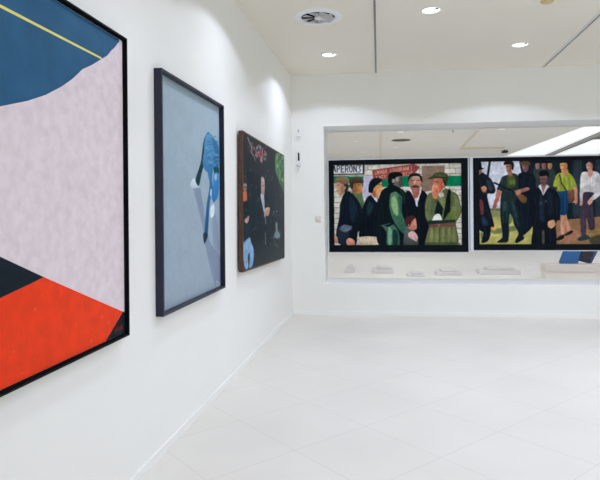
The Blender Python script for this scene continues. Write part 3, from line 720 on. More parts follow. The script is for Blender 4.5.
 ["p",[66,76,90],None,"x",1,0.8,0,[481,507,480,516,476,523,472,525,467,523,464,516,462,507,464,498,467,492,472,489,477,492,480,498]],
 ["l",[70,44,46],None,"y",0,0.7,7,[480,263,503,262]],
 ["l",[170,126,116],None,"y",0,0.6,6,[477,244,479,257]],
 ["l",[206,214,110],None,"y",0,0.55,6,[603,221,608,350]],
 ["l",[206,214,110],None,"y",0,0.55,6,[664,196,672,351]],
 ["l",[206,214,110],None,"y",0,0.55,6,[697,210,708,313]],
 ["l",[206,214,110],None,"y",0,0.55,6,[632,182,641,260]],
 ["l",[96,112,40],None,"y",0,0.6,5,[624,208,620,350]],
 ["l",[96,112,40],None,"y",0,0.6,5,[687,197,690,326]],
 ["l",[96,112,40],None,"y",0,0.6,5,[647,196,647,357]],
 ["l",[12,50,86],None,"y",0,0.6,6,[630,390,633,617]],
 ["l",[40,104,146],None,"y",0,0.6,6,[657,391,652,617]],
 ["l",[168,164,164],None,"y",0,0.6,6,[802,186,802,354]],
 ["l",[168,164,164],None,"y",0,0.6,6,[866,175,857,368]],
 ["l",[168,164,164],None,"y",0,0.6,6,[818,200,822,367]],
 ["l",[168,164,164],None,"y",0,0.6,6,[898,202,889,330]],
 ["l",[232,228,226],None,"y",0,0.6,7,[777,199,773,366]],
 ["l",[104,88,104],None,"y",0,0.5,6,[792,580,792,858]],
 ["l",[104,88,104],None,"y",0,0.5,6,[854,581,853,789]],
 ["p",[168,116,104],None,"y",1,0.7,3,[844,33,862,54,858,103,844,128]],
 ["p",[172,124,80],None,"y",1,0.6,4,[649,38,673,44,663,119,645,131]],
 ["l",[110,82,60],None,"y",0,0.6,7,[594,906,910,849]],
]
NIGHT = [
 ["f",[7,30,40],[12,34,44],"y",0,1,0,[]],
 ["p",[36,46,54],None,"y",1,0.4,10,[-31,-2,1017,-9,1012,325,195,265,-33,255]],
 ["l",[176,166,160],None,"y",0,0.8,16,[93,18,121,47,173,71,160,117]],
 ["l",[160,150,150],None,"y",0,0.8,13,[166,120,214,135,244,162]],
 ["p",[196,120,120],None,"x",1,0.6,0,[513,64,509,72,499,79,485,84,471,84,461,81,458,74,462,66,472,59,485,55,499,54,509,57]],
 ["p",[150,130,130],None,"x",1,0.6,0,[402,36,399,40,389,44,376,48,364,49,354,49,351,46,354,42,364,38,376,34,389,32,399,33]],
 ["p",[120,84,88],None,"x",1,0.6,0,[232,74,230,79,222,84,212,87,201,88,194,86,191,82,194,78,202,73,212,70,222,69,230,71]],
 ["p",[206,190,186],None,"x",1,0.6,0,[456,119,454,126,449,132,441,135,434,134,429,130,427,124,429,117,434,112,442,109,449,109,454,113]],
 ["p",[164,80,84],None,"x",1,0.6,0,[140,78,138,86,134,92,129,95,124,94,120,90,119,82,120,75,124,68,129,65,134,66,138,71]],
 ["p",[196,120,120],None,"x",1,0.6,0,[298,124,295,132,287,139,277,143,266,143,258,139,255,132,258,124,266,117,277,113,288,113,296,117]],
 ["p",[150,130,130],None,"x",1,0.6,0,[203,40,200,44,193,49,184,51,176,52,169,51,167,47,169,43,176,38,185,36,194,35,200,36]],
 ["p",[120,84,88],None,"x",1,0.6,0,[410,57,407,66,400,74,390,78,380,77,373,72,371,65,373,56,381,49,390,45,400,45,407,50]],
 ["p",[206,190,186],None,"x",1,0.6,0,[323,33,321,39,316,44,309,47,302,47,298,44,296,38,298,32,303,26,309,23,316,23,321,27]],
 ["p",[164,80,84],None,"x",1,0.6,0,[327,89,324,96,318,102,309,106,301,105,295,102,293,95,295,89,301,83,310,79,318,79,324,83]],
 ["p",[196,120,120],None,"x",1,0.6,0,[284,90,281,95,273,100,263,103,252,104,245,102,242,98,245,94,252,89,263,86,273,85,281,87]],
 ["p",[150,130,130],None,"x",1,0.6,0,[275,78,272,83,265,88,255,91,245,92,238,90,235,86,238,81,245,76,255,73,265,72,273,74]],
 ["p",[120,84,88],None,"x",1,0.6,0,[345,86,342,92,333,97,321,100,309,101,301,99,298,95,301,89,309,83,321,80,333,79,342,81]],
 ["p",[206,190,186],None,"x",1,0.6,0,[372,37,369,41,362,46,353,49,344,50,337,48,335,44,337,39,344,35,353,32,363,31,369,33]],
 ["p",[164,80,84],None,"x",1,0.6,0,[490,53,487,59,478,65,465,69,452,70,443,67,440,62,443,56,453,50,465,46,478,45,487,48]],
 ["p",[196,120,120],None,"x",1,0.6,0,[477,52,475,59,468,65,459,68,451,68,444,64,442,58,444,51,451,45,460,42,468,42,475,46]],
 ["p",[150,130,130],None,"x",1,0.6,0,[456,105,453,109,445,113,434,116,424,117,416,115,414,112,416,108,424,103,435,101,445,100,453,101]],
 ["p",[120,84,88],None,"x",1,0.6,0,[359,43,356,52,348,59,337,63,327,63,319,59,316,52,319,44,327,36,338,32,349,32,357,36]],
 ["p",[206,190,186],None,"x",1,0.6,0,[318,87,317,93,312,98,306,101,300,101,295,97,294,91,296,85,300,80,306,77,312,77,317,81]],
 ["p",[164,80,84],None,"x",1,0.6,0,[184,98,182,105,176,111,169,114,162,114,156,110,154,103,156,96,162,90,169,87,177,87,182,91]],
 ["p",[196,120,120],None,"x",1,0.6,0,[161,47,158,53,152,59,142,62,133,63,127,60,124,55,127,49,133,43,143,40,152,39,158,42]],
 ["p",[150,130,130],None,"x",1,0.6,0,[345,110,343,118,336,125,327,128,318,128,311,124,309,117,312,109,318,102,327,99,336,99,343,103]],
 ["p",[120,84,88],None,"x",1,0.6,0,[325,120,322,125,314,129,304,132,294,133,286,131,284,127,287,123,294,119,304,116,314,115,322,117]],
 ["p",[206,190,186],None,"x",1,0.6,0,[266,118,264,123,259,127,251,129,243,129,237,127,235,124,238,119,243,115,251,112,259,112,264,114]],
 ["p",[164,80,84],None,"x",1,0.6,0,[310,64,308,70,300,75,291,78,281,79,274,76,271,71,274,65,281,60,291,57,301,56,308,59]],
 ["p",[196,120,120],None,"x",1,0.6,0,[231,73,228,81,222,87,214,91,206,91,201,86,199,79,201,71,207,64,215,61,223,61,229,66]],
 ["p",[150,130,130],None,"x",1,0.6,0,[505,75,503,83,497,89,490,92,483,92,478,87,476,80,478,72,484,66,491,63,498,63,503,68]],
 ["p",[120,84,88],None,"x",1,0.6,0,[385,106,383,110,377,114,368,116,360,117,354,115,352,112,354,108,360,104,368,101,377,101,383,103]],
 ["p",[206,190,186],None,"x",1,0.6,0,[366,29,363,37,354,44,343,49,332,49,324,45,321,38,324,30,332,23,343,19,355,19,363,23]],
 ["p",[164,80,84],None,"x",1,0.6,0,[280,126,278,134,273,141,266,144,260,143,255,138,253,130,255,122,260,116,267,112,273,113,278,118]],
 ["p",[196,120,120],None,"x",1,0.6,0,[309,104,306,112,298,120,287,124,277,123,269,119,267,111,269,103,277,95,288,91,298,91,306,96]],
 ["p",[150,130,130],None,"x",1,0.6,0,[502,8,500,15,495,21,488,24,482,23,477,19,476,13,477,7,482,1,489,-2,495,-2,500,2]],
 ["p",[120,84,88],None,"x",1,0.6,0,[154,104,151,111,145,116,137,120,129,119,123,116,121,110,123,104,129,98,137,95,145,95,151,98]],
 ["p",[206,190,186],None,"x",1,0.6,0,[303,51,300,58,291,65,279,69,267,70,259,67,256,60,259,53,268,46,279,42,291,41,300,45]],
 ["p",[164,80,84],None,"x",1,0.6,0,[146,48,144,53,137,57,128,60,120,61,113,59,111,55,113,50,120,45,129,42,137,42,144,44]],
 ["p",[196,120,120],None,"x",1,0.6,0,[282,108,280,116,274,123,266,126,259,126,253,121,251,114,253,106,259,99,267,95,274,96,280,101]],
 ["p",[150,130,130],None,"x",1,0.6,0,[400,75,397,81,392,86,385,88,378,88,372,85,370,80,372,74,378,69,385,66,392,67,398,70]],
 ["p",[120,84,88],None,"x",1,0.6,0,[414,123,413,127,408,131,401,133,395,133,390,131,388,127,390,123,395,119,401,117,408,117,413,119]],
 ["p",[206,190,186],None,"x",1,0.6,0,[406,106,404,114,399,120,392,123,386,122,381,118,379,110,381,102,386,96,392,93,399,94,404,98]],
 ["p",[164,80,84],None,"x",1,0.6,0,[428,88,426,94,420,99,411,102,402,102,396,99,394,94,396,88,403,82,411,79,420,79,426,82]],
 ["p",[196,120,120],None,"x",1,0.6,0,[267,115,265,121,259,125,251,128,244,128,238,125,236,121,238,116,244,111,252,108,259,108,265,111]],
 ["p",[150,130,130],None,"x",1,0.6,0,[499,108,495,116,485,124,471,128,458,128,448,124,444,117,448,109,458,102,472,97,485,97,495,101]],
 ["p",[120,84,88],None,"x",1,0.6,0,[172,44,170,52,164,59,155,62,147,62,141,58,138,51,141,44,147,37,155,34,164,34,170,38]],
 ["p",[206,190,186],None,"x",1,0.6,0,[478,77,474,82,464,87,451,91,437,92,428,90,424,87,428,82,437,77,451,73,464,72,474,73]],
 ["p",[164,80,84],None,"x",1,0.6,0,[215,66,213,71,208,75,201,78,194,78,189,76,187,71,189,66,194,62,201,59,208,59,213,62]],
 ["p",[196,120,120],None,"x",1,0.6,0,[176,74,175,80,171,85,166,87,160,87,156,84,155,78,157,72,160,67,166,65,171,65,175,69]],
 ["p",[196,110,112],None,"x",1,0.8,0,[416,85,415,95,410,102,405,106,399,104,395,98,393,89,395,80,399,72,405,68,411,70,415,76]],
 ["p",[170,150,148],None,"x",1,0.8,0,[389,140,387,150,383,158,377,161,371,160,367,153,366,144,368,134,372,126,377,122,383,124,387,130]],
 ["p",[180,70,80],None,"x",1,0.8,0,[407,76,405,87,401,95,395,99,389,97,385,90,384,80,385,69,389,60,395,56,401,58,405,65]],
 ["p",[196,110,112],None,"x",1,0.8,0,[355,92,354,102,350,110,344,114,338,112,334,106,333,96,335,86,339,78,344,75,350,76,354,83]],
 ["p",[170,150,148],None,"x",1,0.8,0,[367,139,365,149,361,158,355,161,349,159,345,153,344,142,346,132,350,123,356,120,361,122,365,128]],
 ["p",[180,70,80],None,"x",1,0.8,0,[354,75,352,81,348,87,343,89,337,89,333,85,332,79,333,72,337,67,343,64,349,65,353,69]],
 ["p",[196,110,112],None,"x",1,0.8,0,[409,75,408,84,403,91,398,94,392,93,388,88,386,80,388,71,392,64,398,61,404,62,408,67]],
 ["p",[170,150,148],None,"x",1,0.8,0,[362,62,361,71,357,78,351,81,345,80,341,75,340,66,342,58,346,51,351,48,357,49,361,54]],
 ["p",[180,70,80],None,"x",1,0.8,0,[359,107,358,115,353,121,348,123,342,122,338,118,337,111,338,104,342,98,348,95,354,96,358,100]],
 ["p",[196,110,112],None,"x",1,0.8,0,[381,143,379,151,375,157,369,161,363,159,359,154,358,146,360,138,364,132,369,129,375,130,379,135]],
 ["p",[170,150,148],None,"x",1,0.8,0,[418,45,416,54,411,62,406,65,400,64,396,58,394,49,396,40,400,33,406,29,412,30,416,36]],
 ["p",[180,70,80],None,"x",1,0.8,0,[388,143,386,154,382,163,376,166,370,164,366,157,365,147,367,136,371,127,377,123,382,125,386,132]],
 ["p",[196,110,112],None,"x",1,0.8,0,[381,123,379,135,375,144,369,147,364,145,360,138,358,127,360,116,364,107,370,103,375,105,379,113]],
 ["p",[170,150,148],None,"x",1,0.8,0,[399,140,397,152,393,160,387,164,381,162,377,155,376,144,377,133,382,124,387,120,393,122,397,130]],
 ["p",[92,134,86],[60,98,74],"y",1,1.0,0,[760,16,1005,13,1000,343,915,308,787,221,730,160]],
 ["p",[140,180,120],None,"x",1,0.7,0,[890,199,887,211,881,220,871,224,862,222,856,214,854,204,856,192,863,183,872,179,881,181,888,188]],
 ["p",[60,96,66],None,"x",1,0.7,0,[977,165,974,174,966,181,956,185,945,184,938,179,935,171,938,162,946,155,956,151,967,152,974,157]],
 ["p",[112,158,104],None,"x",1,0.7,0,[840,61,837,72,830,81,821,85,812,84,805,77,803,67,806,56,812,47,822,43,831,44,838,50]],
 ["p",[140,180,120],None,"x",1,0.7,0,[881,175,877,184,868,191,855,195,843,194,834,189,831,181,834,173,843,165,856,161,868,162,878,167]],
 ["p",[60,96,66],None,"x",1,0.7,0,[820,72,816,81,805,89,790,93,776,93,765,89,762,82,766,73,776,66,791,61,806,61,816,65]],
 ["p",[44,70,58],None,"x",1,0.7,0,[926,17,922,28,911,38,896,44,881,43,871,37,867,27,871,16,882,6,897,0,912,0,922,6]],
 ["p",[140,180,120],None,"x",1,0.7,0,[831,119,828,127,819,134,807,138,795,137,787,133,784,126,787,119,796,112,808,108,819,108,828,112]],
 ["p",[60,96,66],None,"x",1,0.7,0,[926,181,923,192,916,202,906,206,897,204,890,197,887,186,890,174,897,165,907,161,917,162,924,170]],
 ["p",[112,158,104],None,"x",1,0.7,0,[838,33,834,45,826,55,814,60,802,59,793,52,790,41,794,30,802,20,814,15,826,16,835,22]],
 ["p",[44,70,58],None,"x",1,0.7,0,[976,59,972,73,964,85,952,90,940,89,932,80,929,67,932,52,941,41,953,35,964,37,973,46]],
 ["p",[140,180,120],None,"x",1,0.7,0,[812,127,809,137,799,145,787,149,774,148,765,143,762,134,766,125,775,117,787,112,800,113,809,118]],
 ["p",[60,96,66],None,"x",1,0.7,0,[869,179,866,195,858,207,847,213,836,210,828,200,826,185,829,169,837,157,848,151,858,154,866,164]],
 ["p",[112,158,104],None,"x",1,0.7,0,[977,237,973,247,965,254,953,258,942,257,933,251,930,242,934,233,942,225,954,221,965,223,974,228]],
 ["p",[44,70,58],None,"x",1,0.7,0,[930,130,927,144,918,155,906,160,894,158,886,149,883,137,886,123,895,112,907,106,919,108,927,117]],
 ["p",[140,180,120],None,"x",1,0.7,0,[990,229,987,245,980,258,971,263,962,260,955,248,953,233,956,216,963,204,972,198,981,201,988,213]],
 ["p",[60,96,66],None,"x",1,0.7,0,[943,98,939,110,929,120,915,126,901,124,891,117,888,106,892,94,902,84,916,78,929,79,939,87]],
 ["p",[112,158,104],None,"x",1,0.7,0,[907,173,905,184,898,192,889,196,880,195,873,188,871,177,874,166,880,158,889,154,898,155,905,162]],
 ["p",[44,70,58],None,"x",1,0.7,0,[891,34,887,45,877,54,864,59,851,58,841,52,838,43,842,32,851,23,865,18,878,18,888,24]],
 ["p",[60,96,66],None,"x",1,0.7,0,[981,79,977,93,969,103,957,108,946,107,938,98,935,86,938,73,947,62,958,57,969,59,978,67]],
 ["p",[44,70,58],None,"x",1,0.7,0,[867,54,863,66,853,77,840,82,827,81,818,74,815,62,818,50,828,40,841,34,854,35,863,42]],
 ["p",[60,96,66],None,"x",1,0.7,0,[962,14,959,25,949,33,935,38,922,38,913,32,909,23,913,13,923,4,936,-1,949,0,959,5]],
 ["p",[112,158,104],None,"x",1,0.7,0,[888,38,885,55,876,68,864,74,852,72,844,62,841,46,844,30,853,17,865,10,877,12,885,23]],
 ["p",[44,70,58],None,"x",1,0.7,0,[865,40,861,57,850,70,836,77,822,75,812,65,809,49,813,33,823,19,837,13,851,14,862,24]],
 ["p",[60,96,66],None,"x",1,0.7,0,[995,207,991,217,980,224,964,228,950,228,939,223,935,214,939,205,950,197,965,193,980,193,991,199]],
 ["p",[112,158,104],None,"x",1,0.7,0,[973,120,970,134,962,144,952,149,941,147,934,139,931,126,934,113,942,103,952,98,963,100,970,108]],
 ["p",[44,70,58],None,"x",1,0.7,0,[972,125,970,136,963,144,954,148,946,146,939,140,937,130,940,120,946,112,955,108,964,109,970,116]],
 ["p",[60,96,66],None,"x",1,0.7,0,[997,155,994,170,986,181,976,186,965,184,958,174,956,160,958,146,966,134,976,129,987,132,994,141]],
 ["p",[112,158,104],None,"x",1,0.7,0,[829,45,826,57,816,66,804,71,792,70,783,64,780,54,783,43,792,34,805,29,817,29,826,35]],
 ["p",[44,70,58],None,"x",1,0.7,0,[891,38,887,52,879,63,867,68,856,66,848,58,845,46,848,33,856,22,868,16,879,18,888,26]],
 ["p",[140,180,120],None,"x",1,0.7,0,[1010,3,1006,16,997,27,984,32,972,31,963,23,960,12,963,-1,972,-11,985,-17,998,-16,1007,-8]],
 ["p",[60,96,66],None,"x",1,0.7,0,[925,248,922,261,913,271,901,276,890,274,881,265,878,253,882,240,890,230,902,225,914,227,922,236]],
 ["p",[112,158,104],None,"x",1,0.7,0,[905,235,901,245,890,254,875,258,861,257,850,251,846,241,850,231,861,222,876,218,891,219,902,225]],
 ["p",[44,70,58],None,"x",1,0.7,0,[946,191,943,206,935,218,924,223,913,221,905,211,902,196,906,181,914,169,925,163,936,166,944,176]],
 ["p",[110,124,128],None,"x",1,0.6,0,[583,529,581,534,578,538,573,539,568,538,565,535,564,530,565,524,569,521,573,519,578,520,581,524]],
 ["p",[110,124,128],None,"x",1,0.6,0,[527,622,526,626,523,630,519,631,515,630,512,626,511,622,512,618,515,614,519,613,523,614,526,618]],
 ["p",[110,124,128],None,"x",1,0.6,0,[768,398,767,402,764,406,759,407,755,406,752,403,751,399,752,394,755,391,759,389,764,390,767,393]],
 ["p",[110,124,128],None,"x",1,0.6,0,[227,303,226,307,224,310,221,311,218,311,216,308,215,304,216,300,218,297,221,296,224,297,226,299]],
 ["p",[110,124,128],None,"x",1,0.6,0,[403,589,402,592,399,595,394,596,390,595,387,592,386,589,387,585,390,583,394,582,399,583,402,585]],
 ["p",[110,124,128],None,"x",1,0.6,0,[869,746,867,750,862,753,855,754,848,753,843,749,841,745,843,740,848,737,855,736,862,737,867,741]],
 ["p",[110,124,128],None,"x",1,0.6,0,[692,700,690,703,685,705,679,706,673,705,668,703,667,699,668,696,673,694,679,693,686,694,690,697]],
 ["p",[110,124,128],None,"x",1,0.6,0,[254,259,254,264,252,267,249,269,247,268,245,265,245,260,245,256,247,252,250,251,252,251,254,255]],
 ["p",[110,124,128],None,"x",1,0.6,0,[379,310,378,313,376,316,373,317,370,317,368,314,368,311,368,308,371,305,373,303,376,304,378,306]],
 ["p",[110,124,128],None,"x",1,0.6,0,[538,749,536,753,533,755,528,755,524,754,520,752,519,749,521,746,524,744,528,743,533,744,536,746]],
 ["p",[110,124,128],None,"x",1,0.6,0,[589,330,588,333,585,335,581,336,577,336,575,334,574,332,575,329,578,327,581,326,585,326,588,328]],
 ["p",[110,124,128],None,"x",1,0.6,0,[567,560,566,563,563,565,559,566,555,566,552,564,550,561,552,558,555,556,559,555,563,555,566,558]],
 ["p",[110,124,128],None,"x",1,0.6,0,[740,459,738,462,733,465,727,466,721,465,716,463,715,460,716,457,721,455,727,453,734,454,738,456]],
 ["p",[110,124,128],None,"x",1,0.6,0,[522,687,521,690,519,692,516,693,512,692,510,690,509,687,510,684,512,683,516,682,519,683,521,685]],
 ["p",[110,124,128],None,"x",1,0.6,0,[656,259,655,261,651,264,647,265,642,265,639,263,637,261,639,258,642,256,647,255,651,255,655,256]],
 ["p",[110,124,128],None,"x",1,0.6,0,[866,763,865,768,862,772,857,773,853,771,850,767,849,762,850,757,853,754,858,752,862,754,865,758]],
 ["p",[110,124,128],None,"x",1,0.6,0,[637,274,636,278,633,281,629,283,625,282,622,279,621,275,622,271,625,268,629,266,633,267,636,269]],
 ["p",[110,124,128],None,"x",1,0.6,0,[593,432,592,436,590,439,586,440,583,439,581,436,580,433,581,429,583,426,587,425,590,426,592,428]],
 ["p",[110,124,128],None,"x",1,0.6,0,[649,546,648,549,646,552,642,553,639,552,636,550,635,547,636,543,639,541,642,540,646,541,649,543]],
 ["p",[110,124,128],None,"x",1,0.6,0,[647,506,646,509,641,511,636,512,630,512,626,510,625,507,626,504,630,502,636,501,642,502,646,504]],
 ["p",[110,124,128],None,"x",1,0.6,0,[572,728,571,731,566,734,561,734,555,733,551,731,550,728,551,725,555,723,561,722,567,723,571,725]],
 ["p",[110,124,128],None,"x",1,0.6,0,[810,587,808,590,805,591,801,592,797,591,793,590,792,587,793,585,797,583,801,582,805,583,809,585]],
 ["p",[110,124,128],None,"x",1,0.6,0,[549,824,548,827,545,829,540,829,535,828,532,826,531,823,532,820,536,818,540,817,545,818,548,821]],
 ["p",[110,124,128],None,"x",1,0.6,0,[261,538,259,541,256,544,251,545,246,544,243,542,241,539,243,536,246,533,251,532,256,533,259,535]],
 ["p",[110,124,128],None,"x",1,0.6,0,[303,539,302,542,300,544,297,545,294,544,292,542,291,540,292,537,294,535,297,534,300,535,302,537]],
 ["p",[110,124,128],None,"x",1,0.6,0,[695,795,694,799,691,801,687,802,682,801,679,798,678,794,679,790,683,788,687,787,691,788,694,791]],
 ["p",[110,124,128],None,"x",1,0.6,0,[800,676,798,681,795,685,790,687,785,685,781,681,780,676,781,670,785,666,790,665,795,666,799,670]],
 ["p",[110,124,128],None,"x",1,0.6,0,[780,503,779,508,776,511,772,513,768,512,765,508,764,503,766,498,768,494,772,493,776,494,779,498]],
 ["p",[110,124,128],None,"x",1,0.6,0,[796,647,794,649,790,651,784,652,778,651,773,649,771,647,773,645,778,643,784,642,790,643,795,645]],
 ["p",[110,124,128],None,"x",1,0.6,0,[507,731,506,734,503,735,499,736,496,735,493,733,492,731,493,728,496,726,499,726,503,727,506,728]],
 ["p",[110,124,128],None,"x",1,0.6,0,[784,723,782,727,779,730,775,731,770,730,767,727,766,723,767,719,770,716,775,715,779,716,783,719]],
 ["p",[110,124,128],None,"x",1,0.6,0,[181,450,180,454,177,457,173,459,169,458,167,455,166,451,167,447,169,444,173,443,177,444,180,446]],
 ["p",[110,124,128],None,"x",1,0.6,0,[776,638,774,641,770,643,764,644,758,643,753,641,752,638,753,635,758,633,764,632,770,633,775,635]],
 ["p",[110,124,128],None,"x",1,0.6,0,[605,848,603,852,599,855,593,856,587,854,583,851,581,846,583,842,587,839,593,838,599,840,603,843]],
 ["p",[110,124,128],None,"x",1,0.6,0,[790,497,788,501,785,505,781,506,776,505,773,502,772,498,773,493,776,490,781,489,785,490,788,493]],
 ["p",[110,124,128],None,"x",1,0.6,0,[479,248,479,252,476,255,472,256,469,256,466,253,466,250,467,246,469,243,473,241,476,242,479,244]],
 ["p",[110,124,128],None,"x",1,0.6,0,[63,312,62,314,60,316,57,316,54,316,52,315,52,313,52,311,54,309,57,308,60,308,62,310]],
 ["p",[110,124,128],None,"x",1,0.6,0,[326,646,325,648,322,650,319,650,315,650,312,648,311,646,312,644,315,643,319,642,323,643,325,644]],
 ["p",[110,124,128],None,"x",1,0.6,0,[830,352,829,356,826,359,823,360,819,360,817,357,816,353,817,350,820,347,823,345,826,346,829,349]],
 ["p",[110,124,128],None,"x",1,0.6,0,[737,825,736,827,733,829,730,829,726,828,723,826,722,824,723,822,726,820,730,819,733,820,736,822]],
 ["p",[110,124,128],None,"x",1,0.6,0,[726,764,724,768,720,772,713,773,707,771,702,767,701,763,703,758,707,755,713,754,720,755,724,759]],
 ["p",[110,124,128],None,"x",1,0.6,0,[722,745,721,748,719,750,715,751,712,750,710,748,709,745,710,742,712,740,715,740,719,740,721,743]],
 ["p",[110,124,128],None,"x",1,0.6,0,[51,279,50,284,47,287,43,289,39,289,36,286,35,282,36,277,39,274,43,272,47,272,50,275]],
 ["p",[110,124,128],None,"x",1,0.6,0,[450,319,450,323,447,327,444,329,441,328,439,325,438,320,439,315,441,311,444,310,447,311,450,314]],
 ["p",[110,124,128],None,"x",1,0.6,0,[819,586,818,591,813,594,807,595,801,594,797,591,795,587,797,582,801,579,807,578,813,579,818,582]],
 ["p",[110,124,128],None,"x",1,0.6,0,[596,846,594,848,591,849,587,850,583,849,580,847,578,844,580,842,583,841,587,840,591,841,594,843]],
 ["p",[16,44,58],None,"x",1,0.7,5,[189,512,182,588,163,643,139,663,115,643,99,589,93,516,100,442,118,386,142,364,166,382,183,436]],
 ["p",[16,44,58],None,"x",1,0.7,5,[303,586,296,653,280,702,259,719,238,701,224,652,219,587,225,522,241,473,262,454,283,471,298,519]],
 ["p",[16,44,58],None,"x",1,0.7,5,[451,542,442,634,420,700,391,723,362,698,343,633,336,546,344,457,366,391,394,364,423,386,444,451]],
 ["p",[16,44,58],None,"x",1,0.7,5,[641,581,633,660,612,718,586,738,560,716,542,659,537,583,544,505,564,448,590,425,616,445,635,502]],
 ["p",[16,44,58],None,"x",1,0.7,5,[812,551,802,630,780,687,751,707,722,686,703,630,696,553,705,477,726,419,755,397,784,416,805,472]],
 ["p",[16,44,58],None,"x",1,0.7,5,[591,364,583,404,564,434,538,446,513,437,495,410,489,373,496,334,515,305,540,292,566,299,584,326]],
 ["p",[16,44,58],None,"x",1,0.7,5,[113,404,109,434,98,456,84,465,70,458,61,437,57,409,61,379,71,357,85,348,99,354,109,375]],
 ["p",[96,116,124],None,"x",1,0.6,0,[70,681,70,683,68,684,65,685,62,684,60,683,59,680,60,678,62,677,65,676,68,677,70,678]],
 ["p",[140,150,152],None,"x",1,0.6,0,[800,926,798,929,794,931,789,932,784,930,781,927,780,924,781,921,785,918,790,918,795,919,798,922]],
 ["p",[60,84,94],None,"x",1,0.6,0,[935,922,932,927,926,930,918,930,910,928,904,924,902,919,904,914,910,911,918,911,926,913,932,917]],
 ["p",[150,126,116],None,"x",1,0.6,0,[708,561,706,567,699,572,690,574,681,572,675,568,673,562,675,556,682,551,691,550,700,551,706,555]],
 ["p",[96,116,124],None,"x",1,0.6,0,[550,281,548,284,543,286,536,288,529,288,524,286,522,284,524,281,529,278,536,277,543,277,548,278]],
 ["p",[140,150,152],None,"x",1,0.6,0,[122,817,121,821,118,824,113,825,108,823,105,820,104,816,105,812,108,809,113,808,118,810,121,813]],
 ["p",[60,84,94],None,"x",1,0.6,0,[607,838,605,840,599,842,591,842,583,840,577,838,574,836,577,833,583,832,591,832,599,833,605,835]],
 ["p",[150,126,116],None,"x",1,0.6,0,[53,314,51,318,47,321,41,323,35,323,31,320,30,316,31,312,35,309,41,307,47,308,51,310]],
 ["p",[96,116,124],None,"x",1,0.6,0,[302,654,301,658,298,660,295,661,291,660,288,658,287,654,288,650,291,648,295,647,298,648,301,650]],
 ["p",[140,150,152],None,"x",1,0.6,0,[236,698,235,704,233,708,229,710,225,708,223,704,222,698,223,692,225,687,229,686,233,687,235,692]],
 ["p",[60,84,94],None,"x",1,0.6,0,[48,330,47,336,45,341,42,343,38,341,36,337,35,332,36,326,38,322,42,320,45,321,47,325]],
 ["p",[150,126,116],None,"x",1,0.6,0,[210,705,208,709,204,711,199,712,194,711,190,708,188,705,190,701,194,699,199,698,204,699,208,702]],
 ["p",[96,116,124],None,"x",1,0.6,0,[237,746,236,748,233,749,230,750,227,749,224,747,223,745,224,743,227,742,230,741,234,742,236,744]],
 ["p",[140,150,152],None,"x",1,0.6,0,[329,454,328,456,326,458,322,459,319,458,316,457,315,454,316,452,319,450,322,449,326,450,328,451]],
 ["p",[60,84,94],None,"x",1,0.6,0,[413,904,412,907,407,908,401,909,394,907,390,905,388,902,390,899,394,897,401,897,407,899,412,901]],
 ["p",[150,126,116],None,"x",1,0.6,0,[286,703,286,706,283,708,279,709,276,708,273,706,273,703,274,700,276,698,280,698,283,699,286,701]],
 ["p",[96,116,124],None,"x",1,0.6,0,[69,564,67,569,64,573,60,574,55,573,52,569,51,564,52,559,55,555,60,553,64,555,67,558]],
 ["p",[140,150,152],None,"x",1,0.6,0,[42,353,41,357,38,360,35,361,31,360,29,358,28,355,29,351,31,349,35,347,39,348,41,350]],
 ["p",[60,84,94],None,"x",1,0.6,0,[242,913,241,918,238,922,233,923,229,921,226,917,225,911,226,905,229,901,234,900,238,902,241,907]],
 ["p",[150,126,116],None,"x",1,0.6,0,[941,390,939,397,935,403,929,405,924,404,920,399,918,392,920,385,924,380,930,377,935,379,940,384]],
 ["p",[96,116,124],None,"x",1,0.6,0,[30,347,29,349,26,350,23,351,20,351,17,350,17,348,17,346,20,344,23,344,26,344,29,345]],
 ["p",[140,150,152],None,"x",1,0.6,0,[546,209,544,214,541,218,536,220,531,219,527,216,526,212,527,207,531,203,536,201,541,201,544,204]],
 ["p",[60,84,94],None,"x",1,0.6,0,[584,285,582,290,577,295,571,297,564,296,560,293,558,287,560,282,565,277,571,275,577,276,582,279]],
 ["p",[150,126,116],None,"x",1,0.6,0,[51,559,50,561,47,563,43,563,39,563,37,562,36,559,37,557,39,556,43,555,47,556,50,557]],
 ["p",[96,116,124],None,"x",1,0.6,0,[496,261,494,266,489,269,482,271,476,271,471,268,469,264,471,259,476,256,483,254,489,254,494,257]],
 ["p",[140,150,152],None,"x",1,0.6,0,[791,552,788,556,782,559,773,560,764,560,758,557,756,553,758,549,765,545,773,544,782,545,788,548]],
 ["p",[60,84,94],None,"x",1,0.6,0,[395,650,394,653,389,656,383,656,377,655,372,653,371,650,372,646,377,644,383,643,389,644,394,646]],
 ["p",[150,126,116],None,"x",1,0.6,0,[54,709,53,714,49,718,44,719,39,717,35,714,34,708,35,703,39,699,44,698,49,700,53,703]],
 ["p",[96,116,124],None,"x",1,0.6,0,[510,796,509,800,506,802,501,803,497,802,494,799,492,795,494,792,497,789,502,788,506,790,509,792]],
 ["p",[140,150,152],None,"x",1,0.6,0,[325,463,324,467,321,471,316,473,312,472,308,468,307,464,309,459,312,455,316,453,321,454,324,458]],
 ["p",[60,84,94],None,"x",1,0.6,0,[755,591,753,596,747,600,739,602,731,600,726,597,723,591,726,586,731,582,739,581,747,582,753,586]],
 ["p",[150,126,116],None,"x",1,0.6,0,[610,649,608,656,605,660,600,662,596,660,592,655,591,649,593,643,596,638,601,637,605,638,608,643]],
 ["p",[96,116,124],None,"x",1,0.6,0,[142,433,141,438,137,442,132,443,128,442,124,439,123,435,124,430,128,426,133,425,137,425,141,429]],
 ["p",[140,150,152],None,"x",1,0.6,0,[862,275,860,281,857,285,852,287,847,286,844,282,842,277,844,271,847,267,852,265,857,266,861,269]],
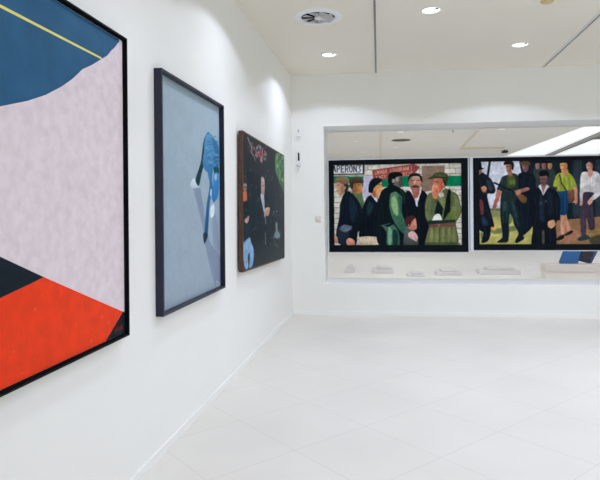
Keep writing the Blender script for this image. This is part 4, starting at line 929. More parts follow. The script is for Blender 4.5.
 ["p",[60,84,94],None,"x",1,0.6,0,[478,744,477,750,474,754,469,755,465,753,462,749,461,743,462,738,465,734,470,732,474,734,477,738]],
 ["p",[150,126,116],None,"x",1,0.6,0,[64,345,63,348,61,349,58,350,54,350,52,349,51,347,52,344,54,343,58,342,61,342,63,343]],
 ["p",[96,116,124],None,"x",1,0.6,0,[52,676,50,680,46,682,40,683,34,682,30,679,29,676,30,672,35,670,40,669,46,670,50,673]],
 ["p",[140,150,152],None,"x",1,0.6,0,[127,448,126,452,124,456,120,458,116,456,114,453,113,448,114,444,116,440,120,438,124,439,126,443]],
 ["p",[60,84,94],None,"x",1,0.6,0,[533,658,531,661,525,663,517,664,509,663,503,661,501,657,503,654,509,651,517,651,525,652,531,654]],
 ["p",[150,126,116],None,"x",1,0.6,0,[537,496,535,500,530,503,523,504,516,503,511,501,509,497,511,493,516,490,523,489,530,490,535,492]],
 ["p",[96,116,124],None,"x",1,0.6,0,[751,391,749,394,743,397,735,399,728,398,722,396,720,393,722,390,728,387,736,385,743,386,749,388]],
 ["p",[140,150,152],None,"x",1,0.6,0,[670,586,668,592,664,596,659,598,654,597,650,592,649,587,650,581,654,576,659,575,664,576,668,580]],
 ["p",[60,84,94],None,"x",1,0.6,0,[103,719,101,723,97,726,92,727,87,726,83,723,82,719,83,715,87,712,92,711,97,712,101,715]],
 ["p",[150,126,116],None,"x",1,0.6,0,[444,764,442,767,438,768,432,769,426,768,422,766,420,763,422,761,426,760,432,759,438,760,442,762]],
 ["p",[96,116,124],None,"x",1,0.6,0,[69,873,68,878,64,880,60,881,56,880,53,876,52,872,53,867,56,864,60,864,64,865,68,869]],
 ["p",[140,150,152],None,"x",1,0.6,0,[299,479,297,483,293,485,287,486,281,486,277,484,276,480,277,477,282,474,287,473,293,474,297,476]],
 ["p",[60,84,94],None,"x",1,0.6,0,[89,473,89,478,86,483,83,484,80,483,78,479,77,473,78,468,80,463,83,461,86,463,89,467]],
 ["p",[150,126,116],None,"x",1,0.6,0,[764,680,762,685,759,688,754,689,750,688,746,684,745,680,746,675,750,672,754,671,759,672,763,676]],
 ["p",[96,116,124],None,"x",1,0.6,0,[819,664,817,668,813,671,806,672,800,671,795,668,793,664,795,660,800,657,806,655,813,657,818,660]],
 ["p",[140,150,152],None,"x",1,0.6,0,[150,253,148,258,145,262,140,263,135,263,132,260,131,256,132,251,135,247,140,245,145,246,148,248]],
 ["p",[60,84,94],None,"x",1,0.6,0,[169,637,167,640,164,642,160,642,156,642,152,640,151,637,152,635,156,633,160,633,164,633,167,635]],
 ["p",[150,126,116],None,"x",1,0.6,0,[443,816,441,819,436,822,430,823,424,821,420,818,419,814,420,810,425,808,431,807,437,809,441,812]],
 ["p",[96,116,124],None,"x",1,0.6,0,[38,428,36,433,33,437,28,438,24,437,21,434,19,430,21,425,24,422,29,420,33,421,36,424]],
 ["p",[140,150,152],None,"x",1,0.6,0,[270,373,269,376,264,378,258,379,252,379,248,378,246,376,248,373,252,371,258,370,264,370,269,371]],
 ["p",[60,84,94],None,"x",1,0.6,0,[339,659,338,661,334,663,329,663,324,663,320,661,318,659,320,656,324,655,329,654,334,655,338,657]],
 ["p",[150,126,116],None,"x",1,0.6,0,[173,363,171,366,168,369,163,370,158,369,155,368,154,365,155,362,159,360,163,359,168,359,171,361]],
 ["p",[96,116,124],None,"x",1,0.6,0,[663,247,662,254,657,259,651,262,645,261,641,256,640,250,641,243,646,238,652,236,658,237,662,241]],
 ["p",[140,150,152],None,"x",1,0.6,0,[889,411,888,413,883,415,878,416,872,416,868,414,866,412,868,409,872,407,878,406,884,407,888,408]],
 ["p",[60,84,94],None,"x",1,0.6,0,[616,243,614,247,608,250,599,252,591,252,584,250,582,247,585,243,591,240,599,238,608,238,614,240]],
 ["p",[150,126,116],None,"x",1,0.6,0,[900,755,898,759,893,762,886,763,879,761,874,758,872,754,874,750,879,747,886,747,893,748,898,751]],
 ["p",[176,150,142],[140,110,104],"y",1,1.0,0,[11,368,52,356,71,383,59,419,18,427,0,404]],
 ["l",[60,56,60],None,"y",0,0.8,8,[8,398,63,391]],
 ["p",[220,128,80],[180,100,62],"y",1,1.0,0,[-11,441,63,425,74,482,78,489,-1,499]],
 ["p",[190,146,146],None,"y",1,1.0,0,[37,629,112,601,106,634,71,660,27,646]],
 ["l",[150,60,66],None,"y",0,0.8,6,[81,648,91,693]],
 ["p",[146,178,206],[118,154,188],"y",1,1.0,0,[-12,796,50,785,115,757,151,806,194,857,201,928,163,992,108,991,124,924,112,880,84,910,93,991,34,989,4,906]],
 ["l",[96,136,172],None,"y",0,0.6,7,[40,813,49,911,63,981]],
 ["l",[170,198,220],None,"y",0,0.6,7,[141,830,156,923]],
 ["l",[80,116,150],None,"y",0,0.6,6,[12,804,120,779]],
 ["p",[22,48,60],[14,36,48],"y",1,0.8,3,[-11,686,61,672,137,649,163,700,131,759,60,781,-12,791]],
 ["p",[40,40,44],None,"y",1,1.0,0,[4,369,26,351,56,353,60,366,30,368]],
 ["p",[190,160,158],[160,126,126],"y",1,1.0,0,[373,279,430,274,453,334,434,450,388,468,366,383]],
 ["l",[90,70,76],None,"y",0,0.8,7,[372,354,441,342]],
 ["p",[60,56,58],None,"y",1,1.0,0,[356,283,384,265,442,265,454,292,407,277]],
 ["p",[190,192,200],[150,154,164],"y",1,1.0,0,[353,424,432,434,452,573,423,561,387,498]],
 ["p",[196,168,146],[160,130,114],"y",1,1.0,0,[460,537,569,523,577,552,544,596,467,602,430,612]],
 ["l",[170,176,186],None,"y",0,0.9,13,[459,606,474,664]],
 ["l",[156,164,174],None,"y",0,0.9,12,[458,742,472,841]],
 ["p",[140,160,166],None,"y",1,0.8,0,[737,665,782,657,800,729,875,784,827,805,682,790,736,738]],
 ["l",[120,134,138],None,"y",0,0.7,6,[598,794,865,813]],
 ["p",[84,98,104],None,"x",1,0.6,0,[820,888,817,892,810,896,801,896,792,894,785,890,783,885,785,880,792,877,801,876,811,878,817,882]],
 ["p",[84,98,104],None,"x",1,0.6,0,[746,858,744,862,737,866,728,866,719,864,713,860,711,855,713,850,720,847,728,847,737,848,744,853]],
 ["p",[84,98,104],None,"x",1,0.6,0,[777,808,775,812,768,816,759,817,750,815,743,811,741,806,743,801,750,798,759,797,768,798,775,802]],
 ["p",[84,98,104],None,"x",1,0.6,0,[709,805,706,809,700,813,691,813,682,812,676,808,674,803,676,798,683,795,691,794,700,796,706,800]],
 ["p",[84,98,104],None,"x",1,0.6,0,[707,827,705,831,699,834,690,835,681,833,675,829,673,824,675,820,681,817,690,816,699,818,705,821]],
 ["p",[84,98,104],None,"x",1,0.6,0,[844,891,841,895,834,899,825,899,815,897,809,893,806,888,809,883,816,880,825,879,834,881,841,885]],
 ["p",[84,98,104],None,"x",1,0.6,0,[772,871,770,875,763,879,754,879,745,877,738,873,736,868,738,863,745,860,754,859,763,861,770,865]],
 ["p",[84,98,104],None,"x",1,0.6,0,[862,831,859,836,852,840,843,840,833,838,826,834,824,829,826,824,833,821,843,820,852,822,859,826]],
 ["p",[84,98,104],None,"x",1,0.6,0,[812,889,809,894,802,897,793,898,784,896,777,891,775,886,777,881,784,878,793,877,803,879,809,884]],
 ["p",[84,98,104],None,"x",1,0.6,0,[802,868,800,873,793,876,784,877,775,875,768,871,766,866,768,861,775,858,784,857,793,859,800,863]],
 ["p",[84,98,104],None,"x",1,0.6,0,[720,836,718,841,711,844,702,844,694,843,687,839,685,834,687,829,694,826,703,825,711,827,718,831]],
 ["p",[84,98,104],None,"x",1,0.6,0,[762,870,760,875,753,878,744,879,735,877,729,873,726,868,729,863,735,860,744,859,753,861,760,865]],
 ["p",[84,98,104],None,"x",1,0.6,0,[723,866,721,871,714,874,705,875,696,873,690,869,688,864,690,859,697,856,705,855,714,857,721,861]],
 ["p",[84,98,104],None,"x",1,0.6,0,[797,861,795,866,788,869,779,870,770,868,763,863,761,858,763,853,770,850,779,849,788,851,795,856]],
]
FALL = [
 ["f",[157,173,182],[150,164,175],"y",0,1,0,[]],
 ["p",[124,136,158],None,"y",1,0.75,5,[503,464,611,461,712,632,793,746,1003,839,998,974,893,995,691,745,649,655]],
 ["p",[128,140,162],None,"y",1,0.6,5,[846,609,927,609,983,798,861,764]],
 ["p",[204,212,218],[178,188,198],"y",1,1.0,0,[460,441,514,418,599,451,593,462,468,466]],
 ["p",[26,72,76],[22,58,68],"y",1,1.0,0,[755,170,795,169,725,224,705,317,643,388,594,452,538,432,554,404,634,329,686,220]],
 ["p",[92,146,180],[66,120,160],"y",1,1.0,0,[690,273,703,219,743,178,824,167,920,189,989,219,990,296,972,340,857,349,754,376,682,356,667,319]],
 ["p",[54,104,146],None,"y",1,0.7,5,[847,188,982,223,979,330,891,337,893,255]],
 ["l",[146,190,214],None,"y",0,0.55,5.171079149300386,[919,298,950,290,981,295]],
 ["l",[46,98,140],None,"y",0,0.55,6.915034011304464,[759,231,791,224,823,227]],
 ["l",[36,84,124],None,"y",0,0.55,5.534872018651689,[755,301,775,298,795,299]],
 ["l",[112,166,196],None,"y",0,0.55,5.884552608816893,[907,318,954,313,1002,313]],
 ["l",[146,190,214],None,"y",0,0.55,6.244526126373762,[812,322,840,319,868,320]],
 ["l",[46,98,140],None,"y",0,0.55,6.304027780118458,[834,225,857,217,880,223]],
 ["l",[36,84,124],None,"y",0,0.55,4.4818942878005545,[856,299,884,295,912,296]],
 ["l",[112,166,196],None,"y",0,0.55,4.84650146543537,[777,260,790,256,802,259]],
 ["l",[146,190,214],None,"y",0,0.55,5.567495125977198,[757,287,796,277,835,283]],
 ["l",[46,98,140],None,"y",0,0.55,6.923111327031768,[803,340,826,332,850,339]],
 ["l",[36,84,124],None,"y",0,0.55,5.946622773848829,[809,261,838,254,867,258]],
 ["l",[112,166,196],None,"y",0,0.55,5.955024722491033,[868,276,901,269,933,273]],
 ["l",[146,190,214],None,"y",0,0.55,6.827754710868913,[723,251,735,246,746,250]],
 ["l",[46,98,140],None,"y",0,0.55,4.700367185480546,[919,289,950,285,981,286]],
 ["l",[36,84,124],None,"y",0,0.55,6.392736705210646,[771,243,797,239,823,240]],
 ["l",[112,166,196],None,"y",0,0.55,6.057185770509601,[821,266,839,260,857,265]],
 ["l",[146,190,214],None,"y",0,0.55,5.9980092371337745,[908,273,945,268,982,269]],
 ["l",[46,98,140],None,"y",0,0.55,6.7541404943837335,[895,286,938,281,981,281]],
 ["l",[36,84,124],None,"y",0,0.55,6.5807983512151615,[879,180,911,171,942,176]],
 ["l",[112,166,196],None,"y",0,0.55,6.420081805923371,[813,188,836,183,860,185]],
 ["l",[146,190,214],None,"y",0,0.55,4.914095966797651,[918,275,956,266,994,271]],
 ["l",[46,98,140],None,"y",0,0.55,6.106552920186477,[730,286,756,278,781,283]],
 ["l",[36,84,124],None,"y",0,0.55,6.454246587053984,[898,203,940,194,983,197]],
 ["l",[112,166,196],None,"y",0,0.55,5.77199910861189,[847,264,874,260,901,261]],
 ["l",[146,190,214],None,"y",0,0.55,5.911962243379191,[885,332,903,325,921,331]],
 ["l",[46,98,140],None,"y",0,0.55,6.642280492729903,[748,215,789,210,832,209]],
 ["l",[36,84,124],None,"y",0,0.55,4.10216542869004,[762,272,790,263,817,269]],
 ["l",[112,166,196],None,"y",0,0.55,5.268069580543828,[741,255,758,246,775,253]],
 ["l",[146,190,214],None,"y",0,0.55,6.916241594334064,[884,183,917,175,950,178]],
 ["l",[46,98,140],None,"y",0,0.55,4.191705392219413,[872,320,911,314,950,316]],
 ["l",[36,84,124],None,"y",0,0.55,4.5442680776110524,[803,196,846,188,889,189]],
 ["l",[112,166,196],None,"y",0,0.55,6.831850549363945,[764,244,796,235,829,239]],
 ["l",[146,190,214],None,"y",0,0.55,5.047662631531313,[766,324,795,315,824,321]],
 ["l",[46,98,140],None,"y",0,0.55,5.044880961052742,[772,343,797,338,822,341]],
 ["p",[30,84,92],None,"y",1,1.0,0,[872,344,978,336,984,374,901,383]],
 ["p",[58,124,168],[36,84,120],"y",1,1.0,0,[754,359,860,347,846,401,861,495,851,466,790,544,747,702,682,745,683,699,734,545,793,442]],
 ["l",[34,78,116],None,"y",0,0.7,5,[832,428,762,544,710,694]],
 ["p",[24,52,66],None,"y",1,1.0,0,[665,695,747,698,737,720,682,747]],
 ["p",[70,140,190],[52,116,166],"y",1,1.0,0,[877,380,977,371,981,460,947,510,961,503,878,533,830,505,863,432]],
 ["p",[150,180,204],None,"y",1,1.0,0,[889,387,939,373,938,407,901,408]],
 ["p",[208,216,222],None,"y",1,1.0,0,[809,559,868,541,887,567,871,604,817,616,798,593]],
 ["p",[190,204,216],None,"y",1,1.0,0,[809,465,832,464,825,496,802,496]],
 ["p",[186,192,200],None,"x",1,0.8,0,[940,970,938,973,932,974,924,974,917,972,911,970,909,967,911,965,917,963,925,963,933,965,938,967]],
 ["p",[186,192,200],None,"x",1,0.8,0,[966,980,964,982,958,983,950,983,942,982,937,979,935,976,937,974,943,973,950,973,958,974,964,977]],
 ["p",[186,192,200],None,"x",1,0.8,0,[992,989,990,992,984,993,976,993,968,991,962,989,960,986,963,983,969,982,976,982,984,984,990,986]],
 ["p",[186,192,200],None,"x",1,0.8,0,[939,990,937,992,932,994,924,994,916,992,911,989,909,987,911,984,916,983,924,983,932,985,937,987]],
 ["p",[186,192,200],None,"x",1,0.8,0,[965,1000,963,1002,957,1003,949,1003,942,1002,936,999,934,996,936,994,942,992,950,993,958,994,963,997]],
]

# ------------------------------------------------------------------ setting
CH = 3.41                                        # ceiling height of both rooms
TH = R(87.25)                                    # run of the left wall
LA = Vector((-1.268, 2.994, 0)); LD = Vector((math.cos(TH), math.sin(TH), 0)); LN = Vector((LD.y, -LD.x, 0))
def left(t, z=0, off=0): p = LA + LD * t + LN * off; return Vector((p.x, p.y, z))
BY = 7.93                                        # face of the wall with the glazed opening
WX0, WX1, WZ0, WZ1 = -.575, 5.55, .44, 2.678       # the opening
RX = 6.3
WT = .70                                         # thickness of that wall

bm = bmesh.new(); box(bm, -1.75, RX + .2, -3.6, BY + WT, -.12, 0); struct('floor', bm, M_floor)
bm = bmesh.new(); box(bm, -5.2, 12.2, BY + WT, 26.2, -.12, 0); struct('floor_far_room', bm, M_farfloor)
bm = bmesh.new(); box(bm, -1.75, RX + .2, -3.6, BY + WT, CH, CH + .12); struct('ceiling', bm, M_ceil)
bm = bmesh.new()
box(bm, -5.2, 5.17, BY + WT, 26.2, CH, CH + .12); box(bm, 5.17, 12.2, BY + WT, 14.02, CH, CH + .12); box(bm, 5.17, 12.2, 22.4, 26.2, CH, CH + .12); box(bm, 9.2, 12.2, 14.02, 22.4, CH, CH + .12)
bmesh.ops.translate(bm, verts=bm.verts, vec=(0, 0, 0)); struct('ceiling_far_room', bm, M_farceil)
bm = bmesh.new(); box(bm, -6.6, 5.05, 0, .2, 0, CH); o = struct('wall_left', bm, M_wall); o.matrix_world = Matrix.Translation(LA) @ Matrix.Rotation(TH, 4, 'Z')
bm = bmesh.new()
for a in ((-1.6, WX0, 0, CH), (WX1, RX + .2, 0, CH), (WX0, WX1, 0, WZ0), (WX0, WX1, WZ1, CH)): box(bm, a[0], a[1], BY, BY + WT, a[2], a[3])
bmesh.ops.remove_doubles(bm, verts=bm.verts, dist=1e-4); struct('wall_back', bm, M_wall)
bm = bmesh.new(); box(bm, -5.2, -1.62, BY + .5, BY + WT, 0, CH); box(bm, RX + .22, 12.2, BY + .5, BY + WT, 0, CH); struct('wall_far_near', bm, M_wall)
bm = bmesh.new(); box(bm, RX, RX + .2, -3.6, BY, 0, .4); box(bm, RX, RX + .2, -3.6, BY, 2.6, CH); box(bm, RX, RX + .2, 5.5, BY, .4, 2.6); box(bm, RX, RX + .2, -3.6, -1.1, .4, 2.6); struct('wall_right', bm, M_wall)
bm = bmesh.new(); box(bm, -1.75, RX + .2, -3.6, -3.4, 0, .4); box(bm, -1.75, RX + .2, -3.6, -3.4, 2.7, CH); box(bm, -1.75, -.8, -3.6, -3.4, .4, 2.7); box(bm, 5.6, RX + .2, -3.6, -3.4, .4, 2.7); struct('wall_rear', bm, M_wall)
bm = bmesh.new()
box(bm, -5.2, 12.2, 26, 26.2, 0, CH); struct('wall_far', bm, M_wall)
bm = bmesh.new(); box(bm, -5.2, -5, BY + WT, 26, 0, CH); struct('wall_far_left', bm, M_wall)
bm = bmesh.new(); box(bm, 12, 12.2, BY + WT, 26, 0, CH); struct('wall_far_right', bm, M_wall)
bm = bmesh.new(); box(bm, -6.4, 4.93, -.008, 0, 0, .05); o = struct('baseboard_left', bm, M_skirt); o.matrix_world = Matrix.Translation(LA) @ Matrix.Rotation(TH, 4, 'Z')
bm = bmesh.new(); box(bm, -1.02, RX, BY - .012, BY, 0, .05); struct('baseboard_back', bm, M_skirt)
# glazing of the opening: white beads, sill nosing and one glass pane
GY = BY + .63
bm = bmesh.new(); box(bm, WX0 - .02, WX1 + .02, GY, GY + .008, WZ0 - .02, WZ1 + .02); struct('window_1', bm, M_glass)
# lining added in paler white: brighter sill and reveals put into its colour
bm = bmesh.new(); e = .004
box(bm, WX0, WX1, BY, GY - .001, WZ0, WZ0 + e); box(bm, WX0, WX1, BY, GY - .001, WZ1 - e, WZ1); box(bm, WX0, WX0 + e, BY, GY - .001, WZ0 + e, WZ1 - e); box(bm, WX1 - e, WX1, BY, GY - .001, WZ0 + e, WZ1 - e)
struct('brightening_trim', bm, M_bright_reveal)
# ------------------------------------------------------------------ ceiling fittings
def downlight(label, x, y, lit=True, r=.105):
    t = thing('ceiling_downlight', label, 'downlight', (x, y, CH), 0, 'recessed downlights')
    bm = bmesh.new(); lathe(bm, [(r, 0), (r, -.006), (r * .93, -.010), (r * .84, -.008), (r * .80, -.002), (r * .80, 0)]); obj('rim', bm, M_white, t, True)
    bm = bmesh.new(); lathe(bm, [(0, -.004), (r * .79, -.002)], 32); obj('lens', bm, M_lamp if lit else M_faint, t)
    bm = bmesh.new(); box(bm, r * .30, r * .62, -r * .62, -r * .38, -.010, -.0045, .002); obj('lamp_clip', bm, M_dark, t)
    return t
def lamp(x, y, p=None, far=False):
    beam('downlight_beam', (x, y, CH - .03), p or DOWN, (.845, .94, 1.18), 69)
downlight('recessed ceiling downlight beside the round vent, near the left corner', -.423, 6.918)
downlight('recessed ceiling downlight between the two ceiling tracks, nearest the camera', .651, 5.509)
downlight('recessed ceiling downlight close to the right ceiling track', 1.825, 6.822)
for x, y in [(-.423, 6.918), (.651, 5.509), (1.825, 6.822), (-.42, 4.42), (1.8, 4.15), (.66, 2.8), (-.42, 2.7), (-.42, 1.0), (1.8, 1.4), (4.1, 6.8), (2.95, 5.5), (4.1, 4.15), (2.95, 2.8), (4.1, 1.4), (.66, 0), (2.95, 0), (5.3, 5.5), (5.3, 2.8)]:
    lamp(x, y, DOWN * (.5 if (x, y) in ((-.42, 2.7), (-.42, 1.0)) else 0.95 if y == 4.42 else .62 if (x, y) in ((.66, 2.8), (1.8, 1.4), (2.95, 2.8)) else 1.04))
# round swirl vent
t = thing('ceiling_vent', 'round white swirl air vent in the ceiling near the left wall', 'vent', (-.446, 5.552, CH))
bm = bmesh.new(); lathe(bm, [(.245, 0), (.24, -.008), (.20, -.016), (.172, -.012), (.165, 0)]); obj('rim', bm, M_white, t, True)
bm = bmesh.new(); lathe(bm, [(0, -.0015), (.166, -.0015)], 40); obj('duct', bm, M_dark, t)
for k in range(8):
    a = k * math.pi / 4 + .2
    bm = bmesh.new(); vs = []
    for rr, da, z in ((.035, 0, -.004), (.165, -.02, -.004), (.165, .70, -.020), (.035, .74, -.016)):
        vs.append(bm.verts.new((rr * math.cos(a + da), rr * math.sin(a + da), z)))
    f = bm.faces.new(vs); bmesh.ops.solidify(bm, geom=[f], thickness=.002); obj('vane', bm, M_white, t)
bm = bmesh.new(); lathe(bm, [(0, -.024), (.030, -.022), (.036, -.012), (.036, -.0015)], 24); obj('hub', bm, M_white, t, True)
# smoke detector, cut by the upper edge of the photo
t = thing('smoke_detector', 'small ochre smoke detector on the ceiling between the tracks', 'smoke detector', (1.69, 5.40, CH))
bm = bmesh.new(); lathe(bm, [(.06, 0), (.06, -.012), (.052, -.022), (0, -.026)], 28); obj('housing', bm, M_ochre, t, True)
bm = bmesh.new(); lathe(bm, [(.066, 0), (.066, -.006), (.06, -.006)], 28); obj('base', bm, M_white, t)
# two recessed tracks
def track(label, p0, p1, group='ceiling tracks', w=.016, m=None):
    d = Vector((p1[0] - p0[0], p1[1] - p0[1], 0)); L = d.length
    t = thing('ceiling_track', label, 'track', (p0[0], p0[1], CH), math.atan2(d.y, d.x), group)
    bm = bmesh.new(); box(bm, 0, L, -w, w, -.006, 0); obj('channel', bm, m or M_track, t)
    for s in (-1, 1):
        bm = bmesh.new(); box(bm, 0, L, s * w - .004, s * w + .004, -.014, 0); obj('lip', bm, m or (M_white if s > 0 else M_skirt), t)
    bm = bmesh.new(); box(bm, 0, L, -.003, .003, -.009, -.006); obj('conductor', bm, m or M_grey, t)
    return t
track('recessed ceiling track left of centre, running to the end wall', (.0, 1.0), (.172, BY - .002))
track('recessed ceiling track right of the detector, running to the end wall', (2.11, 1.0), (2.425, BY - .002))

# ------------------------------------------------------------------ pictures
def chaikin(p, n=5):
    """closed Catmull-Rom curve through the points"""
    a, c, d = np.roll(p, 1, 0), np.roll(p, -1, 0), np.roll(p, -2, 0); out = []
    for k in range(n):
        t = k / n; k0 = .42
        m0, m1 = (c - a) * k0, (d - p) * k0
        out.append((2*t**3 - 3*t**2 + 1) * p + (t**3 - 2*t**2 + t) * m0 + (3*t**2 - 2*t**3) * c + (t**3 - t**2) * m1)
    return np.stack(out, 1).reshape(-1, 2)
def blur1(m, k):
    if k < 1: return m
    for ax in (0, 1):
        pad = [(0, 0), (0, 0)]; pad[ax] = (k + 1, k)
        c = np.cumsum(np.pad(m, pad, mode='edge'), axis=ax)
        m = (np.take(c, range(2 * k + 1, c.shape[ax]), ax) - np.take(c, range(0, c.shape[ax] - 2 * k - 1), ax)) / (2 * k + 1)
    return m
def raster(shapes, nx, ny, seed, grain=.05):
    img = np.zeros((ny, nx, 3)); rng = np.random.RandomState(seed)
    X, Y = np.meshgrid((np.arange(nx) + .5), (np.arange(ny) + .5))
    for kind, c, c2, ax, sm, al, w, pts in shapes:
        c = np.array(c, float)
        if kind == 'f':
            if c2: img[:] = c + (np.array(c2, float) - c) * (Y / ny)[..., None]
            else: img[:] = c
            continue
        p = np.array(pts, float).reshape(-1, 2) * [nx / 1000, ny / 1000]
        rad = w * ny / 1000 if kind == 'l' else w * ny / 1000 * 1.5
        if kind == 'p' and sm: p = chaikin(p)
        x0 = int(max(0, p[:, 0].min() - rad - 3)); x1 = int(min(nx, p[:, 0].max() + rad + 4)); y0 = int(max(0, p[:, 1].min() - rad - 3)); y1 = int(min(ny, p[:, 1].max() + rad + 4))
        if x1 <= x0 or y1 <= y0: continue
        x, y = X[y0:y1, x0:x1], Y[y0:y1, x0:x1]
        if kind == 'l':
            d = np.full(x.shape, 1e9)
            for a, b in zip(p[:-1], p[1:]):
                e = b - a; t = np.clip(((x - a[0]) * e[0] + (y - a[1]) * e[1]) / max(e @ e, 1e-9), 0, 1)
                d = np.minimum(d, np.hypot(x - a[0] - t * e[0], y - a[1] - t * e[1]))
            m = np.clip(rad / 2 + .5 - d, 0, 1)
        else:
            ins = np.zeros(x.shape, bool); q = np.roll(p, -1, 0)
            for (ax0, ay0), (bx, by) in zip(p, q):
                if ay0 == by: continue
                ins ^= ((ay0 > y) != (by > y)) & (x < (bx - ax0) * (y - ay0) / (by - ay0) + ax0)
            m = blur1(ins.astype(float), int(round(w * ny / 1000)))
        m = m * al
        if c2 is not None:
            u = (x - p[:, 0].min()) / max(np.ptp(p[:, 0]), 1e-6); v = (y - p[:, 1].min()) / max(np.ptp(p[:, 1]), 1e-6)
            g = np.clip({'x': u, '-x': 1 - u, 'y': v}[ax], 0, 1)[..., None]
            col = c + (np.array(c2, float) - c) * g
        else: col = c
        img[y0:y1, x0:x1] += (col - img[y0:y1, x0:x1]) * m[..., None]
    # brushwork
    tot = np.zeros((ny, nx))
    for k, a in ((14, 1), (6, .8), (3, .6)):
        n = rng.rand(ny // k + 3, nx // k + 3); yy = np.arange(ny) / k; xx = np.arange(nx) / k
        iy = yy.astype(int); ix = xx.astype(int); fy = (yy - iy)[:, None]; fx = (xx - ix)[None]
        g = lambda dy, dx: n[np.ix_(iy + dy, ix + dx)]
        tot += a * ((g(0, 0) * (1 - fx) + g(0, 1) * fx) * (1 - fy) + (g(1, 0) * (1 - fx) + g(1, 1) * fx) * fy - .5)
    img = img * (1 + grain * 2 * tot[..., None])
    img = 255 * (np.clip(img, 0, 255) / 255) ** 1.12
    img = np.stack([blur1(img[..., k], 1) for k in range(3)], -1)
    return np.clip(img, 0, 255)
def painted_canvas(shapes, nx, ny, x0, x1, z0, z1, y, depth, m, mside, parent, seed, gain, grain=.085, lift=0):
    img = raster(shapes, nx, ny, seed, grain)
    colr = np.clip(lin(img) * gain + lift, 0, .92)
    us = np.linspace(x0, x1, nx + 1); vs = np.linspace(z1, z0, ny + 1)
    co = np.zeros((ny + 1, nx + 1, 3)); co[..., 0] = us[None]; co[..., 1] = y; co[..., 2] = vs[:, None]
    nv = (ny + 1) * (nx + 1); idx = np.arange(nv).reshape(ny + 1, nx + 1)
    q = np.stack([idx[1:, :-1], idx[1:, 1:], idx[:-1, 1:], idx[:-1, :-1]], -1).reshape(-1, 4)
    back = np.array([(x0, y + depth, z0), (x1, y + depth, z0), (x1, y + depth, z1), (x0, y + depth, z1)]); co = np.concatenate([co.reshape(-1, 3), back])
    a, b, c_, d = idx[-1, 0], idx[-1, -1], idx[0, -1], idx[0, 0]
    side = np.array([(nv, nv + 1, b, a), (nv + 1, nv + 2, c_, b), (nv + 2, nv + 3, d, c_), (nv + 3, nv, a, d), (nv + 3, nv + 2, nv + 1, nv)])
    q = np.concatenate([q, side]); nf = len(q)
    me = bpy.data.meshes.new('canvas'); me.vertices.add(len(co)); me.vertices.foreach_set('co', co.ravel())
    me.loops.add(nf * 4); me.loops.foreach_set('vertex_index', q.ravel().astype(np.int32)); me.polygons.add(nf)
    me.polygons.foreach_set('loop_start', np.arange(0, nf * 4, 4, dtype=np.int32))
    me.polygons.foreach_set('material_index', np.array([0] * (nf - 5) + [1] * 5, dtype=np.int32))
    me.update(calc_edges=True)
    at = me.attributes.new('paint', 'FLOAT_COLOR', 'FACE')
    fc = np.ones((nf, 4), np.float32); fc[:-5, :3] = colr.reshape(-1, 3); fc[-5:, :3] = .02
    at.data.foreach_set('color', fc.ravel())
    me.materials.append(m); me.materials.append(mside)
    o = bpy.data.objects.new('canvas', me); COL.objects.link(o); o.parent = parent
    return o
def ring(name, xo0, xo1, zo0, zo1, xi0, xi1, zi0, zi1, yf, yb, m, parent):
    """rectangular frame with mitred corners; front at yf, back at yb"""
    bm = bmesh.new()
    def loop(x0, x1, z0, z1, y): return [bm.verts.new(p) for p in ((x0, y, z0), (x1, y, z0), (x1, y, z1), (x0, y, z1))]
    of, inf, ob, ib = loop(xo0, xo1, zo0, zo1, yf), loop(xi0, xi1, zi0, zi1, yf), loop(xo0, xo1, zo0, zo1, yb), loop(xi0, xi1, zi0, zi1, yb)
    for k in range(4):
        j = (k + 1) % 4
        for a, b in ((of, inf), (inf, ib), (ib, ob), (ob, of)): bm.faces.new((a[k], a[j], b[j], b[k]))
    bmesh.ops.recalc_face_normals(bm, faces=bm.faces)
    return obj(name, bm, m, parent)
def frame_box(n, label, cat, loc, rz): return thing(n, label, cat, loc, rz)

# two figure pictures standing against the glass of the opening
def hung(label, shapes, xo0, xo1, zo0, zo1, xi0, xi1, zi0, zi1, seed, gain, el):
    xc = (xo0 + xo1) / 2
    t = thing('framed_painting', label, 'painting', (xc, GY - .001, zo0))
    a = [v - xc for v in (xo0, xo1)]; i = [v - xc for v in (xi0, xi1)]; h = zo1 - zo0; z0, z1 = zi0 - zo0, zi1 - zo0
    e = .014
    ring('edge_trim', a[0], a[1], 0, h, a[0] + el, a[1] - e, e, h - e, -.066, 0, M_alu, t)
    ring('frame', a[0] + el, a[1] - e, e, h - e, i[0], i[1], z0, z1, -.070, -.01, M_black, t)
    painted_canvas(shapes, 396, 300, i[0], i[1], z0, z1, -.058, .03, M_paint, M_black, t, seed, gain)
    return t
M_paint = paint_mat('oil paint'); M_paint_dark = paint_mat('oil paint, glossy', rough=.4)
hung('black-framed painting of people queuing by a platform sign, left one in the opening', QUEUE, -0.5552, 1.5293, 0.8341, 2.2518, -0.4618, 1.4209, 0.9522, 2.1627, 1, 1.2, .014)
hung('black-framed painting of armed men and two women marching, right one in the opening', MARCH, 1.5444, 3.6409, 0.8609, 2.2486, 1.6755, 3.5228, 0.963, 2.1766, 2, 1.2, .045)

# left wall pictures: local x runs along the wall, -y points into the room
def on_left(label, tc, z0, tilt=0):
    t = thing('framed_painting', label, 'painting', left(tc, z0), TH)
    if tilt: t.rotation_euler = (0, tilt, TH)
    return t
